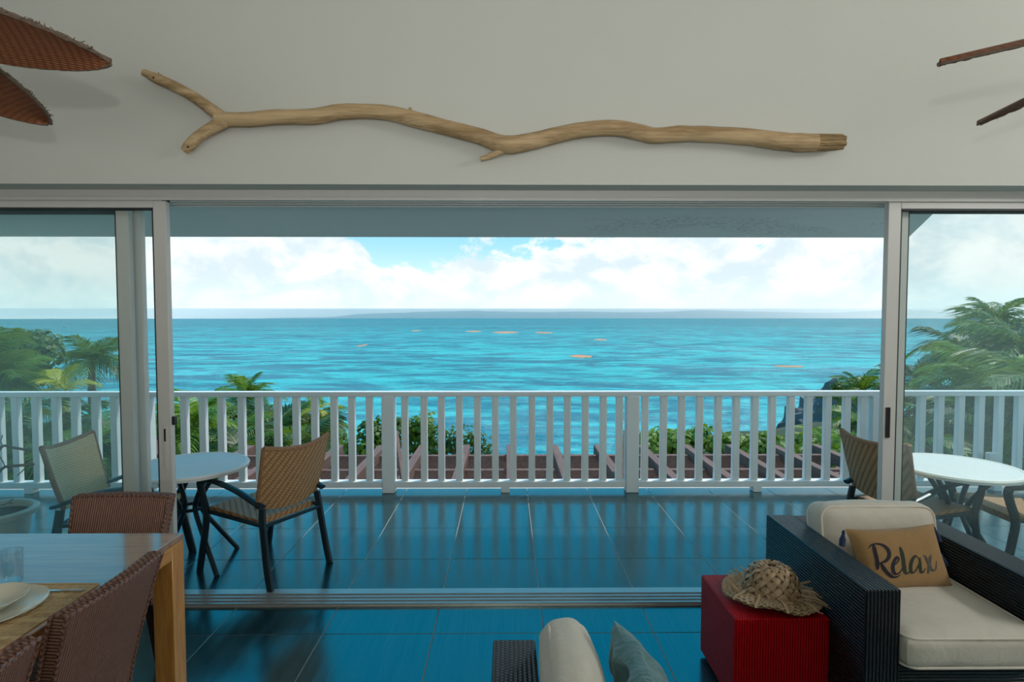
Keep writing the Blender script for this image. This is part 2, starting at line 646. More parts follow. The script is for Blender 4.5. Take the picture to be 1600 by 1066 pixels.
M['palm'] = leaf_mat('palm_green', (0.035, 0.115, 0.014), (0.12, 0.27, 0.028))
M['palm_light'] = leaf_mat('palm_fresh_green', (0.085, 0.22, 0.020), (0.22, 0.40, 0.045))
M['palm_dark'] = leaf_mat('palm_dark_green', (0.016, 0.060, 0.018), (0.050, 0.125, 0.035))
M['palm_yellow'] = leaf_mat('palm_yellow', (0.40, 0.42, 0.02), (0.62, 0.58, 0.04))
M['rachis'] = plain('frond_rib', (0.22, 0.27, 0.06), 0.5, 0.2)
M['shrub'] = leaf_mat('sea_grape_leaf', (0.060, 0.160, 0.018), (0.20, 0.33, 0.040))
M['shrub_dark'] = leaf_mat('shrub_dark_leaf', (0.035, 0.105, 0.020), (0.11, 0.21, 0.045))
M['ground'] = plain('hillside_soil', (0.045, 0.065, 0.028), 0.95, 0.4, 0.8, 0.5, 5)
M['rock'] = plain('grey_rock', (0.15, 0.15, 0.155), 0.9, 0.5, 0.35, 0.9, 0.8)
M['hill'] = plain('far_hills', (0.10, 0.16, 0.14), 0.95, 0.15, 0.002)
M['weed'] = plain('floating_seaweed', (0.55, 0.30, 0.16), 0.9, 0.25, 0.2)
M['white_box'] = plain('white_plastic_box', (0.75, 0.77, 0.76), 0.4, 0.05)


def tile_mat(name, gloss_rough, ior):
    m, t, out = new_mat(name)
    tc_ = t.new('ShaderNodeTexCoord')
    oi = t.new('ShaderNodeObjectInfo')
    geo = t.new('ShaderNodeNewGeometry')
    v = t.mapping(geo.outputs['Position'], scale=(1.0, 0.012, 1.0))
    s1 = t.noise(v, 150, 3, 0.7)
    s2 = t.noise(t.mapping(geo.outputs['Position'], scale=(1.0, 0.05, 1.0)), 14, 4, 0.6)
    f = t.math('ADD', t.math('MULTIPLY', s1, 0.6), t.math('MULTIPLY', s2, 0.4))
    f = t.math('ADD', f, t.math('MULTIPLY_ADD', oi.outputs['Random'], 0.10, -0.05))
    c = t.mix(t.maprange(f, 0.36, 0.64), (0.004, 0.012, 0.019), (0.014, 0.044, 0.062))
    b = principled(t, out, c, t.maprange(f, 0.3, 0.7, gloss_rough * 0.8, gloss_rough * 1.25))
    b.inputs['IOR'].default_value = ior
    t.put(b.inputs['Specular Tint'], (0.45, 0.95, 1.0))
    t.link(t.bump(s1, 0.10, 0.001), b.inputs['Normal'])
    return m


M['tile'] = tile_mat('charcoal_floor_tile', 0.19, 2.55)


def soffit_mold():
    m, t, out = new_mat('soffit_with_mould')
    geo = t.new('ShaderNodeNewGeometry')
    x, y, z = t.sep(geo.outputs['Position'])
    n1 = t.noise(t.mapping(geo.outputs['Position'], scale=(1, 2.0, 1)), 26, 6, 0.75)
    n2 = t.noise(geo.outputs['Position'], 1.7, 3, 0.5)
    band = t.math('MULTIPLY', t.maprange(y, 3.95, 4.3), t.maprange(y, 5.12, 4.85))
    side = t.math('MULTIPLY', t.maprange(x, 0.35, 0.9), t.maprange(x, 3.2, 2.6))
    spot = t.math('MULTIPLY', t.maprange(n1, 0.535, 0.62), t.maprange(n2, 0.40, 0.56))
    f = t.math('MULTIPLY', t.math('MULTIPLY', spot, band), t.math('MULTIPLY', side, 0.95))
    c = t.mix(f, (0.88, 0.90, 0.90), (0.12, 0.15, 0.15))
    b = principled(t, out, c, 0.75)
    t.link(t.bump(t.noise(geo.outputs['Position'], 40, 3, 0.6), 0.1, 0.004), b.inputs['Normal'])
    return m


M['soffit_mould'] = soffit_mold()


def sea_mat():
    m, t, out = new_mat('turquoise_sea')
    geo = t.new('ShaderNodeNewGeometry')
    P = geo.outputs['Position']
    swell = t.noise(t.mapping(P, scale=(0.45, 1.0, 1.0), rot=(0, 0, R(7))), 0.022, 10, 0.60, 0.3)
    chop = t.noise(t.mapping(P, scale=(0.6, 1.0, 1.0), rot=(0, 0, R(-6))), 0.30, 5, 0.62, 0.3)
    x, y, z = t.sep(P)
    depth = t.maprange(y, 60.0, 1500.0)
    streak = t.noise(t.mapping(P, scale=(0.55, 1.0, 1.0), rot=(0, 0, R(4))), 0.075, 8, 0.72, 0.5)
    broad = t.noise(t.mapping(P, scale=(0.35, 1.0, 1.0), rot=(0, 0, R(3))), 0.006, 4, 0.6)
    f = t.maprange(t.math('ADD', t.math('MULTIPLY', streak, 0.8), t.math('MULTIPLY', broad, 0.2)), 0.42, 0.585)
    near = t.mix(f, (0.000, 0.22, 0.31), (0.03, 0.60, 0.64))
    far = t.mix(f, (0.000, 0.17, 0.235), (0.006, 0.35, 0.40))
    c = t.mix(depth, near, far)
    h = t.math('ADD', t.math('MULTIPLY', swell, 17.0), t.math('MULTIPLY', chop, 1.2))
    nrm = t.bump(h, 1.0, 1.0)
    df = t.new('ShaderNodeBsdfDiffuse')
    t.put(df.inputs[0], c)
    t.link(nrm, df.inputs['Normal'])
    gl = t.new('ShaderNodeBsdfGlossy')
    gl.inputs['Roughness'].default_value = 0.08
    t.link(nrm, gl.inputs['Normal'])
    fr = t.new('ShaderNodeFresnel')
    fr.inputs[0].default_value = 1.33
    t.link(nrm, fr.inputs['Normal'])
    mx = t.new('ShaderNodeMixShader')
    # a ruffled sea never mirrors fully: steep wavelets cap the reflectance
    t.put(mx.inputs[0], t.math('MINIMUM', t.math('MULTIPLY', fr.outputs[0], 1.0), 0.52))
    t.link(df.outputs[0], mx.inputs[1])
    t.link(gl.outputs[0], mx.inputs[2])
    t.link(mx.outputs[0], out.inputs[0])
    return m


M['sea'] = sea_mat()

# ------------------------------------------------------------------ the room
WALL_Y0, WALL_Y1 = 3.20, 3.62          # thickness of the sea-side wall
LINTEL = 2.45
OPEN_X = 4.35
RX, RB, CEIL = 5.6, -3.2, 4.3


def struct(name, mb, mat, parent=None, **kw):
    o = mb.build(name, mat, parent, **kw)
    if parent is None:
        o['kind'] = 'structure'
    return o


struct('wall_front', MB().box(-RX, RX, WALL_Y0, WALL_Y1, LINTEL, CEIL).box(-RX, -OPEN_X, WALL_Y0, WALL_Y1, 0, LINTEL).box(OPEN_X, RX, WALL_Y0, WALL_Y1, 0, LINTEL), M['plaster'], smooth=False)
struct('wall_left', MB().box(-RX - 0.2, -RX, RB - 0.2, WALL_Y1, 0, CEIL), M['plaster'], smooth=False)
struct('wall_right', MB().box(RX, RX + 0.2, RB - 0.2, WALL_Y1, 0, CEIL), M['plaster'], smooth=False)
struct('wall_back', MB().box(-RX, RX, RB - 0.2, RB, 0, CEIL), M['plaster'], smooth=False)
struct('ceiling', MB().box(-RX - 0.2, RX + 0.2, RB - 0.2, WALL_Y1, CEIL, CEIL + 0.25), M['plaster'], smooth=False)

T = 0.6
GAP = 0.005
TRACK0, TRACK1 = 3.345, 3.475
floor = struct('floor', MB().box(-RX, RX, RB, TRACK0, -0.20, -0.003), M['grout'], smooth=False)
TERR_Y = 5.70
TERR_X = 7.4
terrace = struct('floor_terrace', MB().box(-TERR_X, TERR_X, TRACK0, TERR_Y + 0.10, -0.32, -0.003), M['concrete'], smooth=False)
tag(floor, 'dark blue-grey streaked porcelain tile floor of the room', None)
tag(terrace, 'dark streaked tile floor of the terrace', None)
tile_cache = {}


def tile(x0, x1, y0, y1, parent):
    key = (round(x1 - x0, 3), round(y1 - y0, 3))
    if key not in tile_cache:
        a, b = (x1 - x0 - GAP) / 2, (y1 - y0 - GAP) / 2
        tile_cache[key] = MB().box(-a, a, -b, b, -0.012, 0.0).mesh('tile', M['tile'], bevel=0.0012, bseg=1, smooth=False)
    o = place('tile', tile_cache[key], parent)
    o.location = ((x0 + x1) / 2, (y0 + y1) / 2, 0)


xs = [0.2 + T * k for k in range(-9, 9)]
ys_in = [3.055 - T * k for k in range(6)][::-1] + [TRACK0]
for i in range(len(xs) - 1):
    for j in range(len(ys_in) - 1):
        tile(xs[i], xs[i + 1], ys_in[j], ys_in[j + 1], floor)
ys_out = [TRACK1, 4.018, 4.618, 5.218, TERR_Y]
xs2 = [0.2 + T * k for k in range(-12, 12)]
for i in range(len(xs2) - 1):
    for j in range(len(ys_out) - 1):
        tile(xs2[i], xs2[i + 1], ys_out[j], ys_out[j + 1], terrace)

# terrace roof slab with a cut corner, and the head / sill tracks of the sliding doors
ROOF_Z = 2.435
poly = [(-7.0, WALL_Y1), (2.75, WALL_Y1), (3.62, 5.18), (-7.0, 5.18)]
roof = MB()
n4 = len(poly)
roof.add([(x, y, ROOF_Z) for x, y in poly] + [(x, y, ROOF_Z + 0.16) for x, y in poly],
         [tuple(range(n4))[::-1], tuple(range(n4, 2 * n4))] + [(i, (i + 1) % n4, n4 + (i + 1) % n4, n4 + i) for i in range(n4)])
struct('ceiling_terrace', roof, M['soffit_mould'], smooth=False)

head = MB()
head.box(-OPEN_X, OPEN_X, 3.345, 3.56, 2.412, LINTEL)
for y in (3.345, 3.402, 3.472, 3.545):
    head.box(-OPEN_X, OPEN_X, y, y + 0.012, 2.392, 2.413)
tag(struct('trim_1', head, M['alu'], smooth=False), 'white aluminium head track of the sliding doors', None)
sill = MB()
sill.box(-OPEN_X, OPEN_X, TRACK0, TRACK1 + 0.09, -0.01, 0.006)
for y in (3.352, 3.392, 3.432, 3.472):
    sill.box(-OPEN_X, OPEN_X, y, y + 0.014, 0.004, 0.020)
tag(struct('trim_2', sill, M['alu_track'], smooth=False), 'worn metal floor track of the sliding doors', None)


def door(name, label, x0, x1, y, free, handle=None, dirt=False):
    """a sliding leaf from x0 to x1 in the plane y; free: the side (-1, +1) of its free stile"""
    st, th = 0.094 if free < 0 or True else 0.06, 0.042
    o = bpy.data.objects.new(name, None)
    COL.objects.link(o)
    o.location = ((x0 + x1) / 2, y, 0)
    tag(o, label, None, None, 'structure')
    hw = (x1 - x0) / 2
    z0, z1 = 0.02, 2.412
    st_w = 0.075
    MB().box(hw - st_w, hw, -th / 2, th / 2, z0, z1).build('stile', M['alu'], o, bevel=0.003, bseg=1)
    MB().box(-hw, -hw + st_w, -th / 2, th / 2, z0, z1).build('stile', M['alu'], o, bevel=0.003, bseg=1)
    MB().box(-hw + st_w, hw - st_w, -th / 2, th / 2, z1 - 0.06, z1).build('top_rail', M['alu'], o, bevel=0.003, bseg=1)
    MB().box(-hw + st_w, hw - st_w, -th / 2, th / 2, z0, z0 + 0.09).build('bottom_rail', M['alu'], o, bevel=0.003, bseg=1)
    g = MB()
    a, b, c, d = -hw + st_w, hw - st_w, z0 + 0.09, z1 - 0.06
    e = 0.007
    for s in (-1, 1):
        yy = s * 0.0145
        g.box(a, a + e, yy - 0.004, yy + 0.004, c, d).box(b - e, b, yy - 0.004, yy + 0.004, c, d)
        g.box(a, b, yy - 0.004, yy + 0.004, d - e * 1.5, d).box(a, b, yy - 0.004, yy + 0.004, c, c + e)
    g.build('gasket', M['gasket'], o, smooth=False)
    MB().box(a, b, -0.002, 0.002, c, d).build('glass_pane', M['glass'], o, smooth=False)
    return o, hw, th


d1, hw, th = door('door_1', 'left inner sliding glass leaf with a slotted flush lock', -4.26, -1.972, 3.385, 1)
hx = hw - 0.034
MB().tube([(hx, -th / 2 - 0.001, 1.09), (hx, -th / 2 - 0.001, 0.83)], 0.017, 12, 1, 0.14, up=(0, 1, 0)).build('lock_plate', M['alu'], d1)
MB().box(hx - 0.006, hx + 0.004, -th / 2 - 0.005, -th / 2 + 0.002, 0.99, 1.065).build('lock_slot', M['black_plastic'], d1)
MB().box(hw - 0.001, hw + 0.016, -0.012, 0.018, 1.085, 1.135).build('latch', M['black_plastic'], d1, bevel=0.003)
MB().box(hw - 0.018, hw + 0.004, -th / 2 - 0.003, th / 2, 2.39, 2.414).build('stop_block', M['black_plastic'], d1)
d2, hw, th = door('door_2', 'left middle sliding glass leaf stacked behind the inner leaf', -4.24, -2.232, 3.452, 1)
d3, hw, th = door('door_3', 'left outer sliding glass leaf nearest the terrace', -4.22, -2.205, 3.525, 1)
d4, hw, th = door('door_4', 'right inner sliding glass leaf with a black pull handle', 2.232, 4.26, 3.385, -1)
MB().tube([(-hw + 0.026, -th / 2 - 0.004, 1.185), (-hw + 0.026, -th / 2 - 0.004, 1.005)], 0.0135, 12, 1, 0.45, up=(0, 1, 0)).build('pull_handle', M['black_plastic'], d4)
d5, hw, th = door('door_5', 'right outer sliding glass leaf stacked behind the inner leaf', 2.325, 4.24, 3.455, -1)

# ------------------------------------------------------------------ driftwood branch on the wall
YW = 3.145
dw = thing('driftwood_branch', 'long bleached driftwood branch with a forked end hung above the doors', 'driftwood', at(800, 226, YW))
off = Vector(dw.location)


def dpath(pts, y=YW, n=6):
    out, rad = [], []
    for px, py, r_, yy in spline([(p[0], p[1], p[2] * y / FPX, (p[3] if len(p) > 3 else y)) for p in pts], n):
        out.append(at(px, py, yy) - off)
        rad.append(r_)
    return out, rad


br = MB()
p_, r_ = dpath([(338, 186, 10.5), (385, 187, 11), (430, 183, 11), (490, 182, 11.5), (530, 175, 11.5), (575, 174, 11), (610, 177, 11), (650, 187, 12),
                (700, 200, 11.5), (750, 213, 12), (790, 226, 13.5), (830, 221, 13), (870, 211, 12), (910, 203, 11.5), (960, 200, 12), (1000, 207, 12),
                (1022, 212, 12), (1065, 209, 12), (1110, 210, 12), (1170, 214, 12.5), (1215, 220, 13), (1250, 223, 14), (1275, 223, 13)])
for i in range(len(p_)):
    r_[i] *= 1 + 0.07 * noise.noise(Vector((i * 0.37, 3.1, 0)))
br.tube(p_, r_, 14)
p_, r_ = dpath([(352, 188, 10), (330, 171, 9), (300, 150, 8), (268, 133, 7.8), (245, 123, 7.5), (224, 113, 5)], YW + 0.0)
br.tube(p_, r_, 12)
p_, r_ = dpath([(356, 187, 10), (332, 200, 9.5), (312, 212, 8.5), (297, 226, 8.5), (288, 236, 6)])
br.tube(p_, r_, 12)
p_, r_ = dpath([(800, 228, 7), (780, 237, 5.5), (766, 244, 4.5), (751, 249, 3.6)])
br.tube(p_, r_, 9)
p_, r_ = dpath([(642, 181, 5), (641, 171, 3), (640, 168, 1.2)])
br.tube(p_, r_, 8)
p_, r_ = dpath([(250, 124, 5), (249, 117, 3), (247, 114, 1.2)])
br.tube(p_, r_, 8)
br.build('branch', M['drift'], dw)
be = MB()
for k in range(7):
    t_ = k / 6
    p_, r_ = dpath([(1262, 213.5 + 19 * t_, 4.6), (1295, 213.5 + 18 * t_, 4.6), (1317 + 5 * math.sin(k * 2.1), 213.5 + 16 * t_, 4.2)], YW - 0.018 * math.sin(PI * t_), 3)
    be.tube(p_, r_, 6)
be.build('broken_end', M['drift_raw'], dw)
for px, py in ((240, 121.5), (294, 230)):
    c = at(px, py, YW - 0.026) - off
    MB().tube([c, c + Vector((0, -0.004, 0))], 0.005, 8).build('screw_hole', M['black_plastic'], dw)


# ------------------------------------------------------------------ ceiling fans
def leaf_half(t):
    """half width of a blade along its length"""
    return 0.125 * (math.sin(PI * min(1, 0.10 + 0.90 * t) ** 0.78)) ** 0.62 if t < 1 else 0.0


def make_blade_meshes():
    n, mcs = 22, 6
    L0, L1 = 0.16, 0.80

    def P(u, v):
        wv = max(0.006, leaf_half(v) if v < 0.999 else 0.006)
        x = L0 + (L1 - L0) * v
        y = (u - 0.5) * 2 * wv
        return (x, y, 0.012 * (1 - (2 * u - 1) ** 2) - 0.012)
    blade = MB().slab(P, mcs, n, 0.009).mesh('blade', M['fan_blade'])
    rim = MB()
    rr = random.Random(3)
    pts = [P(1, v / 40) for v in range(4, 41)]
    rim.tube(pts, [0.0035 + 0.002 * rr.random() for _ in pts], 6)
    pts = [P(0, v / 40) for v in range(4, 41)]
    rim.tube(pts, [0.005 + 0.0045 * rr.random() for _ in pts], 6)
    for k in range(130):
        q = Vector(P(0, 0.15 + 0.84 * rr.random()))
        rim.tube([q, q + Vector((rr.uniform(-.01, .02), -rr.uniform(.003, .013), rr.uniform(-.008, .010)))], [0.003, 0.0008], 4)
    return blade, rim.mesh('blade_rim', M['fan_rim'])


blade_me, rim_me = make_blade_meshes()


def fan(c, angles, label, pitch):
    f = thing('ceiling_fan', label, 'ceiling fan', (c[0], c[1], 2.655), 0, 'leaf-bladed ceiling fans')
    MB().lathe([(0.0, 0.10), (0.05, 0.10), (0.10, 0.07), (0.115, 0.02), (0.11, -0.03), (0.07, -0.06), (0.0, -0.065)], 24).build('motor_housing', M['fan_metal'], f)
    MB().tube([(0, 0, 0.09), (0, 0, CEIL - 2.655)], 0.014, 10).build('downrod', M['fan_metal'], f)
    MB().lathe([(0.0, CEIL - 2.725), (0.03, CEIL - 2.725), (0.065, CEIL - 2.655), (0, CEIL - 2.655)], 20).build('ceiling_cup', M['fan_metal'], f)
    for a in angles:
        b = place('blade', blade_me, f)
        b.rotation_euler = (Matrix.Rotation(R(a), 3, 'Z') @ Matrix.Rotation(R(9), 3, 'Y') @ Matrix.Rotation(pitch, 3, 'X')).to_euler()
        r_o = place('blade_rim', rim_me, b)
        ir = MB().bar((0.09, 0, 0.004), (0.26, 0, 0.004), 0.03, 0.008).build('blade_iron', M['fan_metal'], b)
    return f


fan((-2.01, 1.652), [15, 82, 154, 226, 298], 'ceiling fan with woven brown leaf blades seen broad, over the dining table', R(-22))
fan((2.13, 1.629), [165, 103, 31, -41, -113], 'ceiling fan with woven leaf blades seen nearly edge-on, over the black armchair', R(-18))

# ------------------------------------------------------------------ terrace railing
RY = 5.60
rl = thing('railing', 'white painted balustrade along the terrace edge facing the sea', 'railing', (0, RY, 0))
X0, X1 = -7.3, 7.3
MB().box(X0, X1, -0.05, 0.05, 0.945, 0.995).build('top_rail', M['rail_paint'], rl, bevel=0.012, bseg=2)
MB().box(X0, X1, -0.045, 0.045, 0.052, 0.112).build('bottom_rail', M['rail_paint'], rl, bevel=0.006, bseg=1)


def px_x(px):
    return at(px, 690, RY).x


post_me = MB().box(-0.062, 0.062, -0.058, 0.058, 0.0, 0.95).mesh('post', M['rail_paint'], bevel=0.006, bseg=1)
foot_me = MB().box(-0.042, 0.042, -0.045, 0.045, 0.0, 0.06).mesh('rail_foot', M['rail_paint'], bevel=0.004, bseg=1)
bal_me = MB().box(-0.032, 0.032, -0.030, 0.030, 0.105, 0.95).mesh('baluster', M['rail_paint'], bevel=0.005, bseg=1)
posts = [px_x(p) for p in (608, 987)] + [px_x(1367), px_x(229), -5.9, 6.0]
for x in posts:
    place('post', post_me, rl).location.x = x
for x in (px_x(789.5), px_x(1182), px_x(47), px_x(418), px_x(1556), -7.1, 7.1):
    place('rail_foot', foot_me, rl).location.x = x
bal_px = [1, 27.5, 59, 90, 120, 152, 181, 210, 258, 290, 319, 347.5, 379, 406, 435, 464, 493, 523, 550.5, 578,
          633, 663, 690, 718, 746, 774, 802, 831, 859, 886, 914, 942, 967, 1007, 1036, 1064, 1092, 1121, 1149, 1178, 1205, 1234, 1261.5, 1291, 1321, 1346,
          1397, 1437.5, 1466, 1498, 1529, 1559, 1590]
bal_x = [px_x(p) for p in bal_px]
x = bal_x[0] - 0.182
while x > -7.2:
    bal_x.append(x)
    x -= 0.182
x = bal_x[52] + 0.182
while x < 7.2:
    bal_x.append(x)
    x += 0.182
for x in bal_x:
    if all(abs(x - q) > 0.075 for q in posts):
        place('baluster', bal_me, rl).location.x = x
ob = MB().box(-0.05, 0.05, -0.03, 0.03, -0.045, 0.045).build('outlet_box', M['white_box'], None, bevel=0.006)
ob.location = Vector((px_x(1542), RY - 0.07, at(1542, 712, RY).z))
tag(ob, 'small white outlet box fixed between two balusters behind the round table by the armchair', 'outlet box')

# ------------------------------------------------------------------ pergola below the terrace
pg = thing('pergola', 'brown stained timber pergola of rafters and cross beams below the railing', 'pergola', (0, 8.5, -0.5))
PZ = at(800, 695, 9.1).z


def pbar(name, p, q, a, b):
    o_ = Vector((0, 8.5, -0.5))
    return MB().bar(Vector(p) - o_, Vector(q) - o_, a, b).build(name, M['pergola'], pg, bevel=0.006, bseg=1)


for px in (393, 461, 531, 597, 661, 729, 797, 866, 933, 1001, 1070, 1138, 1206, 1272):
    X = at(px, 700, 9.1).x
    pbar('rafter', (X, 9.1, PZ - 0.085), (X, 6.25, PZ - 0.085), 0.115, 0.17)
xl, xr = at(385, 712, 8.72).x, at(1285, 712, 8.72).x
pbar('beam', (xl, 8.72, at(800, 712.5, 8.67).z - 0.11), (xr, 8.72, at(800, 712.5, 8.67).z - 0.11), 0.09, 0.22)
pbar('beam', (xl, 7.95, at(800, 735, 7.90).z - 0.075), (xr, 7.95, at(800, 735, 7.90).z - 0.075), 0.09, 0.15)
pbar('beam', (xl, 6.6, PZ - 0.26), (xr, 6.6, PZ - 0.26), 0.09, 0.18)
# hip timbers standing proud of the rafters
pbar('brace', at(618.5, 676, 7.6), at(629.5, 752, 7.0), 0.05, 0.10)
pbar('brace', at(977, 676, 7.6), at(973, 752, 7.0), 0.05, 0.10)
pbar('hip_rafter', at(1336, 716, 9.3), at(1296, 755, 7.6), 0.11, 0.17)
for X in (xl + 0.2, 0.0, xr - 0.2):
    pbar('post', (X, 8.72, PZ - 0.3), (X, 8.72, -5.6), 0.14, 0.14)
wp = thing('timber_gable', 'pale brown timber gable board seen through the left glass door', 'timber', at(233, 700, 8.6))
o_ = Vector(wp.location)
MB().bar(at(229, 662, 8.6) - o_, at(243, 716, 8.2) - o_, 0.12, 0.16).build('board', M['pergola'], wp, bevel=0.006)
MB().bar(at(243, 716, 8.2) - o_, at(243, 716, 8.2) - o_ + Vector((0, 0.6, -4.4)), 0.12, 0.12, up=(1, 0, 0)).build('post', M['pergola'], wp, bevel=0.006)


# ------------------------------------------------------------------ terrace chairs and tables
def make_terrace_chair(label, wk):
    """faces +Y; origin on the floor"""
    t = thing('terrace_chair', label, 'chair')

    def seat(u, v):
        x = (u - 0.5) * (0.45 + 0.05 * v)
        y = -0.21 + 0.47 * v
        return (x, y, 0.405 + 0.03 * v - 0.018 * math.sin(PI * u) * math.sin(PI * v) - 0.03 * max(0, v - 0.85) / 0.15 * 0.4)
    MB().slab(seat, 10, 10, 0.042).build('seat', wk, t)

    def back(u, v):
        wv = 0.475 + 0.045 * v
        x = (u - 0.5) * wv
        bow = (2 * u - 1) ** 2
        y = -0.265 - 0.105 * v + 0.045 * bow
        z = 0.475 + 0.395 * v + 0.035 * bow * (1 if v > 0.5 else 0) * (v - 0.5) * 2 + 0.03 * bow * (1 - v)
        return (x, y, z)
    MB().slab(back, 14, 12, 0.026).build('backrest', wk, t)
    ed = MB()
    ed.tube([back(i / 14, 1) for i in range(15)], 0.0165, 8)
    ed.tube([back(0, i / 12) for i in range(13)], 0.0155, 8)
    ed.tube([back(1, i / 12) for i in range(13)], 0.0155, 8)
    ed.build('backrest_edge', M['wicker_edge'], t)
    for s in (-1, 1):
        rear = spline([(s * 0.245, -0.345, 0.0), (s * 0.242, -0.315, 0.12), (s * 0.236, -0.285, 0.28), (s * 0.230, -0.262, 0.42), (s * 0.222, -0.252, 0.50)], 5)
        MB().tube(rear, 0.0235, 8, 0.9, 1.15).build('leg', M['dark_metal'], t)
        front = spline([(s * 0.275, 0.325, 0.0), (s * 0.272, 0.295, 0.14), (s * 0.268, 0.262, 0.30), (s * 0.268, 0.248, 0.42), (s * 0.270, 0.285, 0.53), (s * 0.272, 0.305, 0.60), (s * 0.272, 0.295, 0.625)], 5)
        MB().tube(front, 0.0235, 8, 0.9, 1.15).build('leg', M['dark_metal'], t)
        arm = spline([(s * 0.246, -0.285, 0.525), (s * 0.250, -0.22, 0.545), (s * 0.258, -0.05, 0.60), (s * 0.272, 0.14, 0.635), (s * 0.276, 0.31, 0.63)], 5)
        MB().tube(arm, 0.024, 8, 1.15, 0.62).build('armrest', M['dark_metal'], t)
        MB().tube([(s * 0.236, -0.275, 0.40), (s * 0.262, 0.262, 0.42)], 0.014, 8).build('side_rail', M['dark_metal'], t)
    MB().tube([(-0.235, -0.275, 0.395), (0.235, -0.275, 0.395)], 0.013, 8).build('rear_rail', M['dark_metal'], t)
    return t


GC = 'wicker chairs at the round terrace tables'
ch = make_terrace_chair('tan wicker terrace chair with its back to the room, nearest the open doorway', M['tan_wicker'])
ch['group'] = GC
ch.location = (-1.665, 3.925, 0)
ch.rotation_euler = (0, 0, R(61))
ch2 = make_terrace_chair('pale wicker terrace chair behind the left glass door', M['pale_wicker'])
ch2['group'] = GC
ch2.location = (-2.60, 3.86, 0)
ch2.rotation_euler = (0, 0, R(-84))
ch3 = dup(ch, (2.80, 3.93, 0), R(-75), 'brown wicker terrace chair half hidden by the right door stile, behind the armchair', GC)
ch4 = dup(ch, (3.50, 3.84, 0), R(88), 'wicker terrace chair on the far side of the round table, seen through the right glass', GC)


def make_table(label, loc, rz):
    t = thing('round_table', label, 'table', loc, rz, 'round white terrace tables')
    H = 0.70
    MB().lathe([(0.0, H - 0.004), (0.355, H - 0.004), (0.355, H - 0.03), (0.0, H - 0.03)], 48).build('table_top', M['table_white'], t)
    MB().lathe([(0.352, H - 0.006), (0.358, H), (0.376, H - 0.001), (0.384, H - 0.012), (0.380, H - 0.030), (0.360, H - 0.036), (0.352, H - 0.03)], 48, close=True).build('table_rim', M['table_rim'], t)
    for k in range(4):
        a = R(45 + 90 * k)
        c, s = math.cos(a), math.sin(a)
        pts = spline([(c * 0.235, s * 0.235, H - 0.034), (c * 0.15, s * 0.15, H - 0.14), (c * 0.075, s * 0.075, 0.44), (c * 0.085, s * 0.085, 0.36), (c * 0.20, s * 0.20, 0.19), (c * 0.335, s * 0.335, 0.0)], 5)
        MB().tube(pts, 0.0165, 8).build('leg', M['dark_metal'], t)
    ring = [(0.085 * math.cos(2 * PI * k / 20), 0.085 * math.sin(2 * PI * k / 20), 0.40) for k in range(21)]
    MB().tube(ring, 0.012, 8, cap=False).build('brace_ring', M['dark_metal'], t)
    return t


make_table('round white terrace table beside the near wicker chair, partly behind the left door stile', (-2.20, 3.955, 0), R(10))
make_table('round white terrace table seen through the right glass door behind the armchair', (3.085, 3.88, 0), R(-20))

# potted bare shrub on the terrace at the far left
pot_c = Vector((-3.45, 3.83, 0))
pp = thing('plant_pot', 'round white plastic plant pot of soil holding a bare twiggy shrub', 'plant pot', pot_c)
pt = MB().lathe([(0.0, 0.01), (0.13, 0.01), (0.15, 0.05), (0.185, 0.22), (0.205, 0.36), (0.215, 0.385), (0.245, 0.39), (0.25, 0.42), (0.235, 0.432), (0.215, 0.43), (0.205, 0.40), (0.20, 0.37), (0.0, 0.365)], 36)
pt.build('pot', M['pot'], pp)
MB().lathe([(0.0, 0.395), (0.12, 0.392), (0.207, 0.385)], 28).build('soil', M['soil'], pp)
stm = MB()
stm.tube(spline([(0, 0, 0.38), (0.01, 0.02, 0.5), (-0.03, 0.01, 0.64), (0.0, 0.0, 0.76)], 4), 0.016, 8)


def rel(px, py, y):
    return tuple(at(px, py, y) - pot_c)


stm.tube(spline([(0, 0, 0.70), rel(2, 699, 3.8), rel(22, 700, 3.8), rel(46, 704, 3.78)], 4), 0.0085, 6)
stm.tube(spline([(0, 0, 0.60), rel(4, 732, 3.75), rel(26, 728, 3.75), rel(52, 726, 3.73)], 4), 0.0095, 6)
for q in ([(4, 680), (1, 690), (5, 699)], [(27, 743), (33, 738), (39, 732)], [(0, 714), (5, 722), (8, 731)], [(-10, 672), (-4, 690), (0, 699)], [(0, 790), (8, 788), (14, 785), (20, 780)], [(14, 785), (18, 787), (21, 786)]):
    stm.tube([rel(a, b, 3.76) for a, b in q], 0.0035, 5)
stm.build('bare_branches', M['bark'], pp)


# ------------------------------------------------------------------ red wicker cube and straw hat
rc = thing('side_cube', 'red woven wicker cube side table standing beside the black armchair', 'side table', (1.195, 2.642, 0))
MB().box(-0.208, 0.208, -0.216, 0.216, 0.02, 0.412).build('body', M['red_wicker'], rc, bevel=0.012, bseg=3)
for sx in (-1, 1):
    for sy in (-1, 1):
        MB().box(sx * 0.17 - 0.02, sx * 0.17 + 0.02, sy * 0.17 - 0.02, sy * 0.17 + 0.02, 0.0, 0.025).build('foot', M['black_plastic'], rc)

hat = thing('straw_hat', 'plaited palm-leaf hat with frayed strands lying on the red cube', 'hat', (1.225, 2.60, 0.413), R(-18))
HP = spline([(0.022, 0.150), (0.045, 0.158), (0.075, 0.146), (0.096, 0.115), (0.104, 0.075), (0.112, 0.045), (0.135, 0.030), (0.165, 0.024), (0.195, 0.016)], 4)


